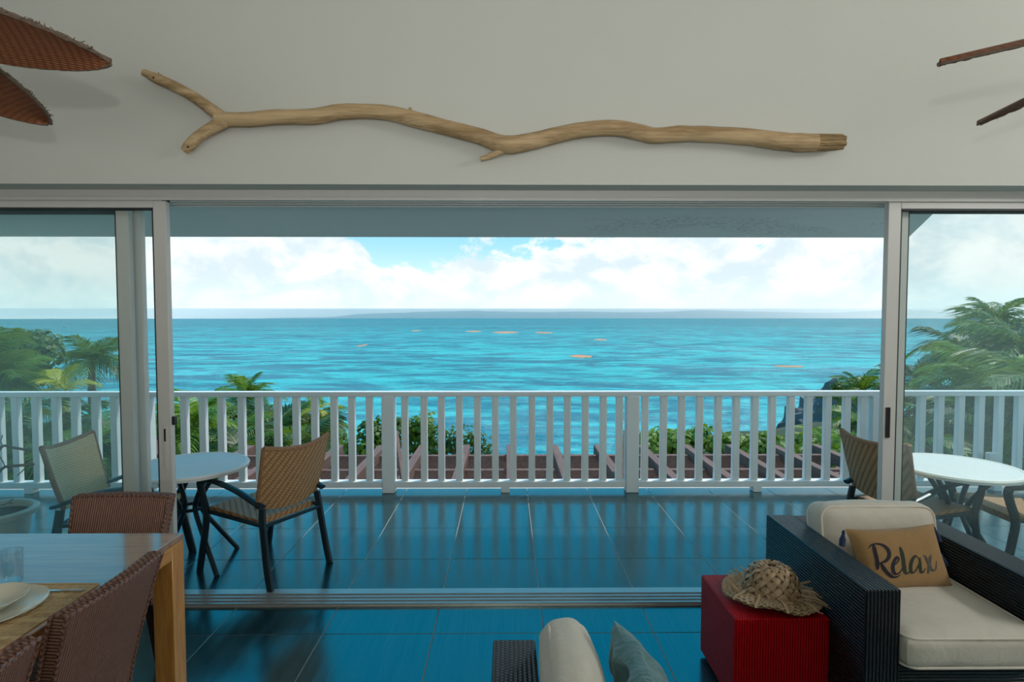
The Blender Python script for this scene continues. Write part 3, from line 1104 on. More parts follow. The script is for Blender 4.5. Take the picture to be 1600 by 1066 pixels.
def hat_pt(s, th, off_n=0.0):
    i = min(len(HP) - 2, int(s * (len(HP) - 1)))
    f = s * (len(HP) - 1) - i
    r0 = HP[i][0] * (1 - f) + HP[i + 1][0] * f
    z0 = HP[i][1] * (1 - f) + HP[i + 1][1] * f
    dr, dz_ = HP[i + 1][0] - HP[i][0], HP[i + 1][1] - HP[i][1]
    l = math.hypot(dr, dz_) or 1
    nr, nz = -dz_ / l, dr / l
    if nz < 0 and s < 0.2:
        nr, nz = -nr, -nz
    r1 = r0 + nr * off_n
    z1 = z0 + nz * off_n
    wob = 0.010 * max(0, s - 0.55) / 0.45
    return Vector((r1 * math.cos(th) * 1.05, r1 * math.sin(th) * 0.92, max(0.004, z1 + wob * (1 + math.sin(3 * th + 0.6)) + wob * 0.5 * math.sin(7 * th))))


def ribbon(mb, path, width_fn, nrm_fn, th=0.0012):
    base = len(mb.v)
    n = len(path)
    for i, p in enumerate(path):
        d = (path[min(n - 1, i + 1)] - path[max(0, i - 1)]).normalized()
        nn = nrm_fn(i)
        sd = d.cross(nn).normalized() * width_fn(i / (n - 1))
        mb.v += [p - sd + nn * th, p + nn * th * 2.2, p + sd + nn * th]
    for i in range(n - 1):
        a = base + i * 3
        mb.f += [(a, a + 1, a + 4, a + 3), (a + 1, a + 2, a + 5, a + 4)]


NS = 15
for fam, mt, nm, s0, s1, seg in ((1, 'straw', 'crown', 0.0, 0.62, 22), (-1, 'straw_light', 'crown_plait', 0.0, 0.62, 22)):
    mb = MB()
    for k in range(NS):
        th0 = 2 * PI * k / NS
        path = []
        for i in range(seg + 1):
            s = s0 + (s1 - s0) * i / seg
            th = th0 + fam * s * 2.9
            cross = s * 2.9 * 2 / (2 * PI / NS)
            o_n = 0.0042 * fam * math.cos(PI * (cross + (0 if fam > 0 else 0) + k)) + 0.004
            path.append(hat_pt(s, th, o_n))
        ctr = Vector((0, 0, 0.03))
        ribbon(mb, path, lambda t: 0.0065 + 0.006 * t, lambda i: (path[i] - ctr).normalized())
    mb.build(nm, M[mt], hat)
MB().grid(lambda u, v: hat_pt(v, 2 * PI * u, -0.004), 40, 24).build('lining', M['straw'], hat)
mb = MB()
for ring, (sr, amp) in enumerate(((0.72, 0.006), (0.82, 0.007), (0.90, 0.007), (0.98, 0.007))):
    for strand in range(3):
        path, nr = [], []
        for i in range(97):
            th = 2 * PI * i / 96
            ph = 13 * th + strand * 2 * PI / 3 + ring
            path.append(hat_pt(min(1, sr + 0.035 * math.sin(ph)), th, 0.006 + amp * 0.8 * math.cos(2 * ph)))
        ribbon(mb, path, lambda t: 0.010, lambda i: Vector((0, 0, 1)))
mb.build('brim', M['straw_light'], hat)
hr = random.Random(11)
for k in range(9):      # frayed strands lying to the right and to the left front
    a = R(hr.uniform(-60, 15))
    l = hr.uniform(0.06, 0.15)
    p0 = hat_pt(hr.uniform(0.5, 0.75), a, 0.012)
    d = Vector((math.cos(a + R(hr.uniform(-25, 25))), math.sin(a + R(hr.uniform(-35, 20))), 0))
    pts = [p0, p0 + d * l * 0.5 + Vector((0, 0, 0.010)), p0 + d * l * 0.8 + Vector((0, 0, hr.uniform(-0.01, 0.012))), p0 + d * l]
    pts = [Vector(q) for q in spline([tuple(q) for q in pts], 3)]
    for q in pts:
        q.z = max(q.z, 0.006)
    mb = MB()
    ribbon(mb, pts, lambda t: 0.007 * (1 - 0.75 * t) + 0.001, lambda i: Vector((0.1, -0.2, 1)).normalized())
    mb.build('strand', M['straw_light' if k % 2 else 'straw'], hat)
for k in range(7):      # curling ends on the far left brim
    a = R(125 + 14 * k)
    p0 = hat_pt(0.82, a, 0.008)
    d = Vector((math.cos(a) * 0.4 - 0.35, math.sin(a) * 0.2 + 0.15, 1)).normalized()
    pts = [Vector(q) for q in spline([tuple(p0), tuple(p0 + d * 0.025), tuple(p0 + d * 0.045 + Vector((-0.010, 0, 0)))], 3)]
    mb = MB()
    ribbon(mb, pts, lambda t: 0.007 * (1 - 0.5 * t), lambda i: Vector((0.3, -1, 0.2)).normalized())
    mb.build('strand', M['straw_light'], hat)
for a, l in ((R(-85), 0.05), (R(-150), 0.09), (R(-120), 0.07)):
    p0 = hat_pt(0.60, a, 0.012)
    p1 = hat_pt(0.80, a + 0.1, 0.020)
    p2 = hat_pt(1.0, a + 0.12, 0.012)
    pts = [Vector(q) for q in spline([tuple(p0), tuple(p1), tuple(p2), tuple(p2 + Vector((0.0, -0.015, -0.008)))], 3)]
    mb = MB()
    ribbon(mb, pts, lambda t: 0.006, lambda i: Vector((0, -0.4, 1)).normalized())
    mb.build('strand', M['straw_light'], hat)


# ------------------------------------------------------------------ cushions
def pillow_fn(w_, h_, t_, pinch=0.06):
    def F(u, v, side):
        a, b = 2 * u - 1, 2 * v - 1
        x = a * w_ / 2 * (1 - pinch * (1 - b * b) * abs(a))
        y = b * h_ / 2 * (1 - pinch * (1 - a * a) * abs(b))
        th = t_ / 2 * ((1 - a ** 4) * (1 - b ** 4)) ** 0.55
        return Vector((x, y, side * th))
    return F


def pillow_mesh(F, n=22, crease=0.0, seed=0):
    mb = MB()
    for side in (1, -1):
        def G(u, v):
            p = F(u, v, side)
            if crease:
                e = min(u, 1 - u, v, 1 - v)
                p.z += side * crease * noise.noise(Vector((u * 5 + seed, v * 3, side))) * min(1, e * 12)
            return p
        base = len(mb.f)
        mb.grid(G, n, n)
        if side < 0:
            mb.f[base:] = [f[::-1] for f in mb.f[base:]]
    return mb


# the black armchair by the doors (faces the camera, -Y)
AC = Vector((1.835, 2.62, 0))
ac = thing('armchair', 'black wicker armchair with cream cushions standing by the right glass door', 'armchair', AC)
AH = 0.652


def abox(name, x0, x1, y0, y1, z0, z1, mat, par=ac, o_=AC):
    return MB().box(x0 - o_.x, x1 - o_.x, y0 - o_.y, y1 - o_.y, z0, z1).build(name, mat, par, bevel=0.010, bseg=3)


abox('armrest', 1.402, 1.545, 2.19, 3.05, 0.06, AH, M['black_wicker'])
abox('armrest', 2.128, 2.271, 2.19, 3.05, 0.06, AH, M['black_wicker'])
abox('backrest', 1.545, 2.128, 2.915, 3.05, 0.06, AH - 0.004, M['black_wicker_x'])
abox('base', 1.545, 2.128, 2.21, 2.915, 0.06, 0.335, M['black_wicker_x'])
for x in (1.43, 2.24):
    for y in (2.24, 3.0):
        abox('foot', x - 0.025, x + 0.025, y - 0.025, y + 0.025, 0.0, 0.065, M['black_plastic'])
sc_ = MB().rbox(0.0015, -0.12, 0.410, 0.575, 0.68, 0.145, 0.045, 12, (0.0, 0.004, 0.016), wob=0.006)
sc_ob = sc_.build('seat_cushion', M['cream'], ac, merge=1e-5)


def rect_loop(hx_, hy_, r_, n=5):
    out = []
    for cx, cy, a0 in ((hx_ - r_, hy_ - r_, 0), (-hx_ + r_, hy_ - r_, 90), (-hx_ + r_, -hy_ + r_, 180), (hx_ - r_, -hy_ + r_, 270)):
        for k in range(n + 1):
            a = R(a0 + 90 * k / n)
            out.append((cx + r_ * math.cos(a), cy + r_ * math.sin(a)))
    out.append(out[0])
    return out


for z in (0.468, 0.352):
    MB().tube([(0.0015 + x, -0.12 + y, z) for x, y in rect_loop(0.281, 0.333, 0.05)], 0.0055, 6, cap=False).build('piping', M['piping'], sc_ob)
lean = Matrix.Translation((0.0, 0.215, 0.62)) @ Matrix.Rotation(R(-9), 4, 'X')
bc = MB().rbox(0, 0, 0, 0.575, 0.165, 0.32, 0.05, 12, (0.0, 0.016, 0.012), M=lean, wob=0.007, seed=4)
bc_ob = bc.build('back_cushion', M['cream'], ac, merge=1e-5)
for yy in (-0.066, 0.066):
    MB().tube([lean @ Vector((x, yy, z)) for x, z in rect_loop(0.281, 0.152, 0.06)], 0.0055, 6, cap=False).build('piping', M['piping'], bc_ob)

# burlap pillow with the word on it
PW, PH = 0.445, 0.285
pilF = pillow_fn(PW, PH, 0.12, 0.085)
pc = Vector((1.820, 2.607, 0.600))
rp = thing('burlap_pillow', 'tan burlap lumbar pillow lettered Relax with navy tassels, on the cream armchair seat', 'pillow', pc)
# local x right, local y up the leaning face, local z toward the room
rp.rotation_euler = (Matrix.Rotation(R(3), 3, 'Z') @ Matrix.Rotation(R(90 - 24), 3, 'X') @ Matrix.Rotation(R(2.0), 3, 'Z')).to_euler()
pillow_mesh(pilF, 22, 0.006, 2).build('cover', M['burlap'], rp, merge=1e-5)
TL, TR, BR = (225, 305), (1215, 225), (1465, 890)
ex = (TR[0] - TL[0], TR[1] - TL[1])
ey = (BR[0] - TR[0], BR[1] - TR[1])
det = ex[0] * ey[1] - ex[1] * ey[0]


def on_pillow(cx, cy):
    d0, d1 = cx - TL[0], cy - TL[1]
    a = (d0 * ey[1] - d1 * ey[0]) / det
    b = (ex[0] * d1 - ex[1] * d0) / det
    return a - 0.075, 1 - b


def stroke(mb, pts, wid):
    pts = spline(pts, 7)
    base = len(mb.v)
    n = len(pts)
    for i, (x, y) in enumerate(pts):
        x0_, y0_ = pts[max(0, i - 1)]
        x1_, y1_ = pts[min(n - 1, i + 1)]
        tx, ty = x1_ - x0_, y1_ - y0_
        l = math.hypot(tx, ty) or 1
        nx_, ny_ = -ty / l, tx / l
        wd = wid * (0.55 + 0.75 * max(0, ty / l)) * (0.45 + 0.55 * min(1, 6 * min(i, n - 1 - i) / n))
        for s in (-1, 1):
            u, v = on_pillow(x + s * nx_ * wd, y + s * ny_ * wd)
            p = pilF(u, v, 1)
            e = min(u, 1 - u, v, 1 - v)
            p.z += 0.006 * noise.noise(Vector((u * 5 + 2, v * 3, 1))) * min(1, e * 12) + 0.0022
            mb.v.append(p)
    for i in range(n - 1):
        a = base + 2 * i
        mb.f.append((a, a + 1, a + 3, a + 2))


LET = [
    ('ink_navy', 16, [[(535, 458), (555, 540), (580, 620), (603, 715)], [(488, 502), (512, 468), (560, 451), (622, 458), (675, 490), (706, 540), (706, 582), (680, 620), (640, 642), (605, 652)],
                      [(622, 648), (660, 700), (710, 750), (762, 786), (812, 790), (850, 768)]]),
    ('ink_navy', 15, [[(762, 672), (800, 642), (824, 603), (803, 585), (772, 620), (756, 680), (772, 737), (810, 760), (850, 730), (876, 680)]]),
    ('ink_green', 15, [[(828, 478), (850, 530), (870, 600), (886, 680), (900, 735), (930, 752), (956, 720)]]),
    ('ink_green', 13, [[(1042, 602), (1006, 570), (976, 590), (956, 650), (961, 715), (986, 745), (1020, 710), (1044, 650), (1050, 592)], [(1048, 585), (1060, 670), (1075, 730), (1100, 736), (1125, 690)]]),
    ('ink_grey', 12, [[(1098, 558), (1130, 590), (1165, 650), (1195, 700), (1226, 716), (1250, 680), (1260, 608)], [(1187, 553), (1176, 610), (1166, 680), (1160, 748)]]),
]
for mt, wd, strokes in LET:
    mb = MB()
    for s in strokes:
        stroke(mb, s, wd)
    mb.build('letter', M[mt], rp, smooth=False)


def tassel(par, p, d, l=0.06, r_=0.012):
    p, d = Vector(p), Vector(d).normalized()
    MB().tube([p, p + d * 0.012, p + d * 0.02, p + d * l * 0.6, p + d * l], [0.004, 0.008, 0.006, r_, r_ * 0.9], 8).build('tassel', M['navy'], par)


tassel(rp, (-PW / 2, PH / 2 - 0.005, -0.01), (-0.35, -1, -0.1), 0.075, 0.014)
tassel(rp, (PW / 2, PH / 2 - 0.01, -0.01), (0.22, -1, -0.1), 0.075)
tassel(rp, (PW / 2, 0.01, -0.02), (0.3, -1, -0.1), 0.06)

# the armless sofa in the foreground (faces +X)
so = thing('sofa', 'black wicker armless sofa with a cream back cushion at the bottom edge', 'sofa', (0.42, 1.30, 0))
SO = Vector(so.location)


def sbox(name, x0, x1, y0, y1, z0, z1, mat):
    return MB().box(x0 - SO.x, x1 - SO.x, y0 - SO.y, y1 - SO.y, z0, z1).build(name, mat, so, bevel=0.012, bseg=3)


sbox('backrest', -0.046, 0.094, 0.55, 1.862, 0.06, 0.652, M['black_wicker'])
sbox('base', 0.094, 0.86, 0.55, 1.80, 0.06, 0.32, M['black_wicker_x'])
for x in (0.0, 0.82):
    for y in (0.6, 1.75):
        sbox('foot', x - 0.025, x + 0.025, y - 0.025, y + 0.025, 0, 0.065, M['black_plastic'])
so_s = MB().rbox(0.475 - SO.x, 1.175 - SO.y, 0.395, 0.75, 1.22, 0.145, 0.045, 10, (0, 0, 0.012), wob=0.005).build('seat_cushion', M['cream'], so, merge=1e-5)
slean = Matrix.Translation((0.196 - SO.x, 1.58 - SO.y, 0.598)) @ Matrix.Rotation(R(-7), 4, 'Y')
so_b = MB().rbox(0, 0, 0, 0.155, 0.60, 0.28, 0.062, 12, (0.022, 0.012, 0.012), M=slean, wob=0.008, seed=9).build('back_cushion', M['cream'], so, merge=1e-5)
MB().tube([slean @ Vector((-0.045, y, z)) for y, z in rect_loop(0.291, 0.133, 0.075)], 0.0055, 6, cap=False).build('piping', M['piping'], so_b)
tp = thing('teal_pillow', 'crumpled grey-teal satin pillow leaning beside the cream sofa cushion', 'pillow', (0.405, 1.555, 0.615))
tpF = pillow_fn(0.40, 0.34, 0.14, 0.10)
# local x along depth (+Y), local y up, leaning left at the top
tp.rotation_euler = (Matrix.Rotation(R(90 + 4), 3, 'Z') @ Matrix.Rotation(R(90 - 20), 3, 'X')).to_euler()
pillow_mesh(tpF, 36, 0.045, 5).build('cover', M['teal'], tp, merge=1e-5)


# ------------------------------------------------------------------ dining table and chairs
dt = thing('dining_table', 'orange-brown hardwood dining table with square legs, glossy top', 'dining table', (-2.0, 1.68, 0))
DT = Vector(dt.location)
TX1, TX0, TY1, TY0, TZ = -1.440, -2.56, 2.53, 0.83, 0.76


def tbox(name, x0, x1, y0, y1, z0, z1, mat, bv=0.003):
    return MB().box(x0 - DT.x, x1 - DT.x, y0 - DT.y, y1 - DT.y, z0, z1).build(name, mat, dt, bevel=bv, bseg=1)


tbox('table_top', TX0, TX1, TY0, TY1, TZ - 0.028, TZ, M['table'])
LG = 0.088
for x in (TX0, TX1 - LG):
    for y in (TY0, TY1 - LG):
        tbox('leg', x, x + LG, y, y + LG, 0, TZ - 0.0285, M['table_z'])
for x in (TX0 + 0.001, TX1 - 0.031):
    tbox('apron', x, x + 0.03, TY0 + LG, TY1 - LG, TZ - 0.088, TZ - 0.0285, M['table_y'])
for y in (TY0 + 0.001, TY1 - 0.031):
    tbox('apron', TX0 + LG, TX1 - LG, y, y + 0.03, TZ - 0.088, TZ - 0.0285, M['table'])


def make_dining_chair(label):
    """faces +Y; woven shell on dark wooden legs"""
    t = thing('dining_chair', label, 'dining chair', group='brown woven dining chairs')

    def back(u, v):
        wv = 0.41 + 0.060 * v ** 1.3
        x = (u - 0.5) * wv
        y = -0.175 - 0.115 * v ** 1.25 - 0.020 * math.sin(PI * u) * v
        return (x, y, 0.34 + 0.485 * v)
    MB().slab(back, 10, 14, 0.05).build('backrest', M['dining_wicker'], t, bevel=0.008, bseg=2)
    br_ = MB()
    for yo in (0.024, -0.026):
        br_.tube([Vector(back(0, i / 14)) + Vector((-0.002, yo, 0)) for i in range(15)] + [Vector(back(i / 10, 1)) + Vector((0, yo, 0.002)) for i in range(1, 10)] + [Vector(back(1, i / 14)) + Vector((0.002, yo, 0)) for i in range(14, -1, -1)], 0.0065, 6)
    br_.build('braided_edge', M['dining_braid'], t)
    top = MB()
    for i in range(34):
        p = Vector(back((i + 0.5) / 34, 1))
        top.tube([p + Vector((0.002, 0.024, 0.001)), p + Vector((0, 0, 0.006)), p + Vector((-0.002, -0.025, 0.001))], 0.0062, 5)
    tp_ = top.build('top_binding', M['dining_braid'], t)
    tp_['kind'] = 'stuff'
    st = MB().rbox(0, 0.045, 0.43, 0.51, 0.46, 0.085, 0.038, 10, (0, 0, 0.010))
    st.build('seat', M['dining_wicker'], t, merge=1e-5)
    for s in (-1, 1):
        MB().tube([(s * 0.205, 0.235, 0.0), (s * 0.205, 0.225, 0.40)], [0.021, 0.031], 4, 1, 1, up=(0, 1, 0)).build('leg', M['dark_wood'], t)
        MB().tube([(s * 0.19, -0.235, 0.0), (s * 0.19, -0.165, 0.40)], [0.021, 0.031], 4, 1, 1, up=(0, 1, 0)).build('leg', M['dark_wood'], t)
    return t


dc = make_dining_chair('brown woven dining chair at the far end of the table, facing the camera')
dc.location = (-1.915, 2.565, 0)
dc.rotation_euler = (0, 0, PI)
dup(dc, (-1.625, 1.920, 0), R(90), 'brown woven dining chair at the long side of the table nearest the doors')
dup(dc, (-1.615, 1.335, 0), R(91), 'brown woven dining chair at the photo corner, only its top in view')

# place setting
pm = MB()
pmc = Vector((-1.646, 1.815, TZ))
cw, chh = 0.0215, 0.0165
for i in range(21):
    for j in range(20):
        x = (i - 10) * chh
        y = (j - 9.5) * cw
        hz_ = 0.0035 if (i + j) % 2 else 0.0022
        jx, jy = rnd.uniform(-.001, .001), rnd.uniform(-.0015, .0015)
        a, b = (chh * 0.50, cw * 0.62) if (i + j) % 2 else (chh * 0.62, cw * 0.46)
        pm.add([(x - a + jx, y - b + jy, 0.0006), (x + a + jx, y - b + jy, 0.0006), (x + a + jx, y + b + jy, 0.0006), (x - a + jx, y + b + jy, 0.0006),
                (x - a * .7 + jx, y - b * .7 + jy, hz_), (x + a * .7 + jx, y - b * .7 + jy, hz_), (x + a * .7 + jx, y + b * .7 + jy, hz_), (x - a * .7 + jx, y + b * .7 + jy, hz_)],
               [(4, 5, 6, 7), (0, 1, 5, 4), (1, 2, 6, 5), (2, 3, 7, 6), (3, 0, 4, 7)])
pmo = thing('placemat', 'woven straw placemat under the cream plates on the dining table', 'placemat', pmc)
wv_ = pm.build('weave', M['reed'], pmo)
wv_['kind'] = 'stuff'
MB().box(-0.182, 0.182, -0.222, 0.222, 0.0002, 0.0014).build('backing', M['reed'], pmo)
bd = MB()
bd.tube([(x, y, 0.002) for x, y in rect_loop(0.183, 0.223, 0.008, 2)], 0.003, 6, cap=False)
bd.build('bound_edge', M['reed'], pmo)
plc = Vector((-1.668, 1.845, TZ + 0.0038))


def plate(name, label, c, a, b, hgt, lip):
    o = thing(name, label, 'bowl' if hgt > 0.03 else 'plate', c)
    prof = [(0.0, 0.004), (0.45, 0.005), (0.62, 0.010), (0.9, hgt - 0.006), (1.0, hgt), (1.0, hgt - lip), (0.9, hgt - 0.010 - lip * 0.3), (0.6, 0.002), (0.45, 0.0), (0.0, 0.0)]
    mb = MB().lathe([(r_ * 1.0, z) for r_, z in prof], 48)
    for v in mb.v:
        v.x *= a
        v.y *= b
    mb.build('dish', M['ceramic'], o)
    return o


plate('dinner_plate', 'cream glazed dinner plate on the straw placemat', plc, 0.135, 0.150, 0.018, 0.003)
plate('soup_bowl', 'shallow cream glazed bowl stacked on the dinner plate', plc + Vector((-0.022, -0.002, 0.0085)), 0.105, 0.112, 0.036, 0.003)
kn_c = Vector((-1.522, 1.975, TZ + 0.004))
kf = thing('knife', 'stainless steel table knife lying on the straw placemat', 'knife', kn_c, R(0))
MB().tube([(0.045, 0, 0.004), (0.0, 0.001, 0.0045), (-0.03, 0.001, 0.004)], [0.0065, 0.006, 0.0045], 8, 1.0, 0.55).build('handle', M['steel'], kf)
MB().tube([(-0.03, 0.001, 0.004), (-0.07, 0.001, 0.003), (-0.125, 0.0, 0.003)], [0.0045, 0.008, 0.002], 8, 1.0, 0.14).build('knife_blade', M['steel'], kf)
tg = thing('drinking_glass', 'clear straight-sided drinking glass behind the plates', 'glass', (-1.795, 2.052, TZ))
MB().lathe([(0.0, 0.010), (0.032, 0.010), (0.0365, 0.020), (0.0395, 0.118), (0.0415, 0.119), (0.0385, 0.012), (0.034, 0.001), (0.0, 0.0)], 40).build('tumbler', M['glass_clear'], tg)

# ------------------------------------------------------------------ hillside, sea, far hills
SEA_Z = -16.3


def ground_z(x, y):
    z = -2.4 - (y - 5.8) * 0.245
    z += 1.6 * max(0.0, min(1.0, (abs(x) - 4) / 14)) + 3.2 * max(0.0, min(1.0, (x - 6) / 14)) * max(0, min(1, (y - 8) / 12))
    return z + 0.5 * noise.noise(Vector((x * 0.15, y * 0.15, 0)))


hs = MB().grid(lambda u, v: ((u - 0.5) * 130, 5.72 + 66 * v, ground_z((u - 0.5) * 130, 5.72 + 66 * v)), 60, 40).build('hillside', M['ground'], None)
tag(hs, 'overgrown hillside falling away below the terrace to the sea', None, None, 'structure')

sea = MB()
rings = [40, 70, 110, 180, 300, 600, 1200, 2500, 7500]
nseg = 72
for r in rings:
    for k in range(nseg + 1):
        a = -PI * 0.02 + PI * 1.04 * k / nseg
        sea.v.append(Vector((r * math.cos(a), r * math.sin(a), SEA_Z)))
for i in range(len(rings) - 1):
    for k in range(nseg):
        a = i * (nseg + 1) + k
        sea.f.append((a, a + nseg + 1, a + nseg + 2, a + 1))
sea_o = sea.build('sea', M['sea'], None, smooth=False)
tag(sea_o, 'turquoise sea with glittering ripples reaching to the horizon', 'sea', None, 'stuff')


def far_hills():
    prof = [(430, 497), (520, 495), (560, 491), (620, 489), (680, 487), (735, 486), (790, 487), (850, 488), (900, 487), (960, 488), (1020, 488), (1060, 486.5), (1100, 484.5), (1140, 486), (1180, 487),
            (1230, 488), (1290, 489), (1340, 487), (1400, 484.5), (1440, 485.5), (1490, 489), (1540, 494), (1600, 497)]
    D = 8200
    mb = MB()
    pr = spline(prof, 6)
    n = len(pr)
    for i, (px, py) in enumerate(pr):
        top = at(px, py + 0.7 * noise.noise(Vector((i * 0.5, 0, 7))), D)
        for k, (dy_, f) in enumerate(((-700, 0.0), (-420, 0.55), (0, 1.0), (700, 0.35), (1400, 0.0))):
            z = SEA_Z - 8 + (top.z - SEA_Z + 8) * f
            mb.v.append(Vector((top.x, D + dy_, z)))
    for i in range(n - 1):
        for k in range(4):
            a = i * 5 + k
            mb.f.append((a, a + 5, a + 6, a + 1))
    o = mb.build('hills', M['hill'], None)
    tag(o, 'low far hills across the bay on the horizon', 'hills', None, 'structure')


far_hills()

# sea haze lying in front of the far hills: thins out with height
hz_m, t, out = new_mat('sea_haze')
geo = t.new('ShaderNodeNewGeometry')
_x, _y, _z = t.sep(geo.outputs['Position'])
vsn = t.new('ShaderNodeVolumeScatter')
t.put(vsn.inputs['Color'], (0.97, 0.99, 1.0))
vsn.inputs['Anisotropy'].default_value = 0.72
t.put(vsn.inputs['Density'], 0.0013)
t.link(vsn.outputs[0], out.inputs['Volume'])
hz = MB().box(-9000, 9000, 6200, 7420, SEA_Z + 1.0, 100).build('haze', hz_m, None, smooth=False)
tag(hz, 'pale sea haze veiling the far hills at the horizon', 'haze', None, 'stuff')

# floating weed patches
wi = 0
for px, py, wpx, hpx, lab in ((908, 557, 34, 4.5, 'widest orange-brown seaweed patch floating in the middle of the sea'),
                              (790, 519.5, 40, 3, 'thin orange seaweed streak near the horizon, second of the far ones'),
                              (850, 520, 26, 2.2, 'thin orange seaweed streak near the horizon, rightmost of the far ones'),
                              (740, 518, 26, 2.0, 'faint seaweed streak near the horizon, leftmost of the far ones'),
                              (938, 531, 18, 2.2, 'short seaweed streak above the widest orange patch'),
                              (566, 540, 10, 3, 'small orange seaweed clump in the open turquoise water'),
                              (1232, 573, 46, 2.6, 'long thin seaweed line on the pale glittering water'),
                              (650, 517, 12, 1.6, 'tiny seaweed streak far out at sea beside the blue gap')):
    q = at(px, py, 1.0) - Vector((0, 0, EYE))
    dist = (SEA_Z - EYE) / q.z
    c = Vector((0, 0, EYE)) + q * dist
    hw_ = wpx / 2 * c.y / FPX
    hd = c.y * (hpx / 2) / (py - 495.5)
    mb = MB()
    rr = random.Random(wi)
    nseg_ = 28
    pts = []
    for k in range(nseg_):
        a = 2 * PI * k / nseg_
        f = 1 + 0.35 * noise.noise(Vector((math.cos(a) * 2 + wi * 9, math.sin(a) * 2, 0)))
        pts.append((math.cos(a) * hw_ * f, math.sin(a) * hd * f))
    mb.add([(x, y, 0.0) for x, y in pts] + [(x * .93, y * .93, 0.12) for x, y in pts], [tuple(range(nseg_, 2 * nseg_))] + [(k, (k + 1) % nseg_, nseg_ + (k + 1) % nseg_, nseg_ + k) for k in range(nseg_)])
    o = mb.build('seaweed_patch', M['weed'], None, smooth=False)
    o.location = (c.x, c.y, SEA_Z + 0.02)
    tag(o, lab, 'seaweed', 'seaweed patches on the sea')
    wi += 1

# small boat far out
q = at(101, 511, 1.0) - Vector((0, 0, EYE))
c = Vector((0, 0, EYE)) + q * ((SEA_Z - EYE) / q.z)
bt = thing('motor_boat', 'tiny white motor boat far out, seen through the left glass door', 'boat', (c.x, c.y, SEA_Z))
MB().grid(lambda u, v: ((v - 0.5) * 9 * (1 - 0.35 * abs(2 * u - 1) ** 2 * (v > 0.5)), (2 * u - 1) * 1.4 * (1 - max(0, v - 0.55) * 2.1), 0.2 + 1.2 * abs(2 * u - 1) + 0.4 * v), 8, 10).build('hull', M['white_box'], bt)
MB().box(-2.2, 1.0, -0.9, 0.9, 1.0, 2.2).build('cabin', M['white_box'], bt, bevel=0.15)

# rocky headland on the right
rk = MB()
bm = bmesh.new()
bmesh.ops.create_icosphere(bm, subdivisions=5, radius=1.0)
for v in bm.verts:
    d = v.co.normalized()
    f = 1 + 0.30 * noise.fractal(d * 2.1, 0.9, 2.1, 5) + 0.10 * abs(noise.noise(d * 9))
    v.co = Vector((d.x * 4.6 * f, d.y * 4 * f, d.z * 6.5 * f))
me = bpy.data.meshes.new('rock_headland')
bm.to_mesh(me)
bm.free()
me.materials.append(M['rock'])
rko = place('rock_headland', me)
rko.location = at(1305, 700, 52)
rko.location.z = -11.4
tag(rko, 'rugged grey rock headland rising from the sea beyond the railing', 'rock')


# ------------------------------------------------------------------ palms and shrubs
def frond_mesh(seed, mat, L=1.0, nl=34, droop=0.55, width=0.030):
    r = random.Random(seed)
    mb = MB()
    pts = []
    for i in range(13):
        t = i / 12
        pts.append(Vector((L * (t - 0.10 * t ** 3), 0.03 * L * math.sin(2.2 * t + seed), L * (0.30 * t - droop * t ** 2.2))))
    rach = MB().tube(pts, [0.014 * L * (1 - 0.85 * i / 12) for i in range(13)], 4)

    def rp_(t):
        f = t * 12
        i = min(11, int(f))
        return pts[i].lerp(pts[i + 1], f - i), (pts[i + 1] - pts[i]).normalized()
    for k in range(nl):
        t = 0.10 + 0.89 * (k + r.uniform(-.2, .2)) / nl
        t = max(0.08, min(0.995, t))
        p, d = rp_(t)
        sidev = Vector((-d.y, d.x, 0)).normalized()
        ll = L * (0.44 * math.sin(PI * (0.16 + 0.80 * t)) ** 0.7 + 0.04) * r.uniform(0.85, 1.1)
        for s in (-1, 1):
            sp = r.uniform(0.45, 0.75) + 0.5 * t
            dd = (sidev * s + d * sp + Vector((0, 0, r.uniform(0.0, 0.28)))).normalized()
            wv = d * (width * L * 0.5)
            m1 = p + dd * ll * 0.45
            tip = p + dd * ll * 0.92 + Vector((0, 0, -ll * r.uniform(0.28, 0.62)))
            m1.z -= ll * 0.05
            b = len(mb.v)
            mb.v += [p - wv * 0.6, p + wv * 0.6, m1 + wv, m1 - wv, tip]
            mb.f += [(b, b + 1, b + 2, b + 3), (b + 3, b + 2, b + 4)]
    ln = len(mb.f)
    mb.add(rach.v, rach.f)
    me_ = mb.mesh('frond', mat, smooth=False)
    me_.materials.append(M['rachis'])
    for i in range(ln, len(me_.polygons)):
        me_.polygons[i].material_index = 1
    return me_


FR = {}
for mname in ('palm', 'palm_light', 'palm_dark', 'palm_yellow'):
    FR[mname] = [frond_mesh(k * 7 + 1, M[mname], 1.0, 34, dr) for k, dr in enumerate((0.40, 0.62, 0.85, 1.05))]
trunk_n = 0


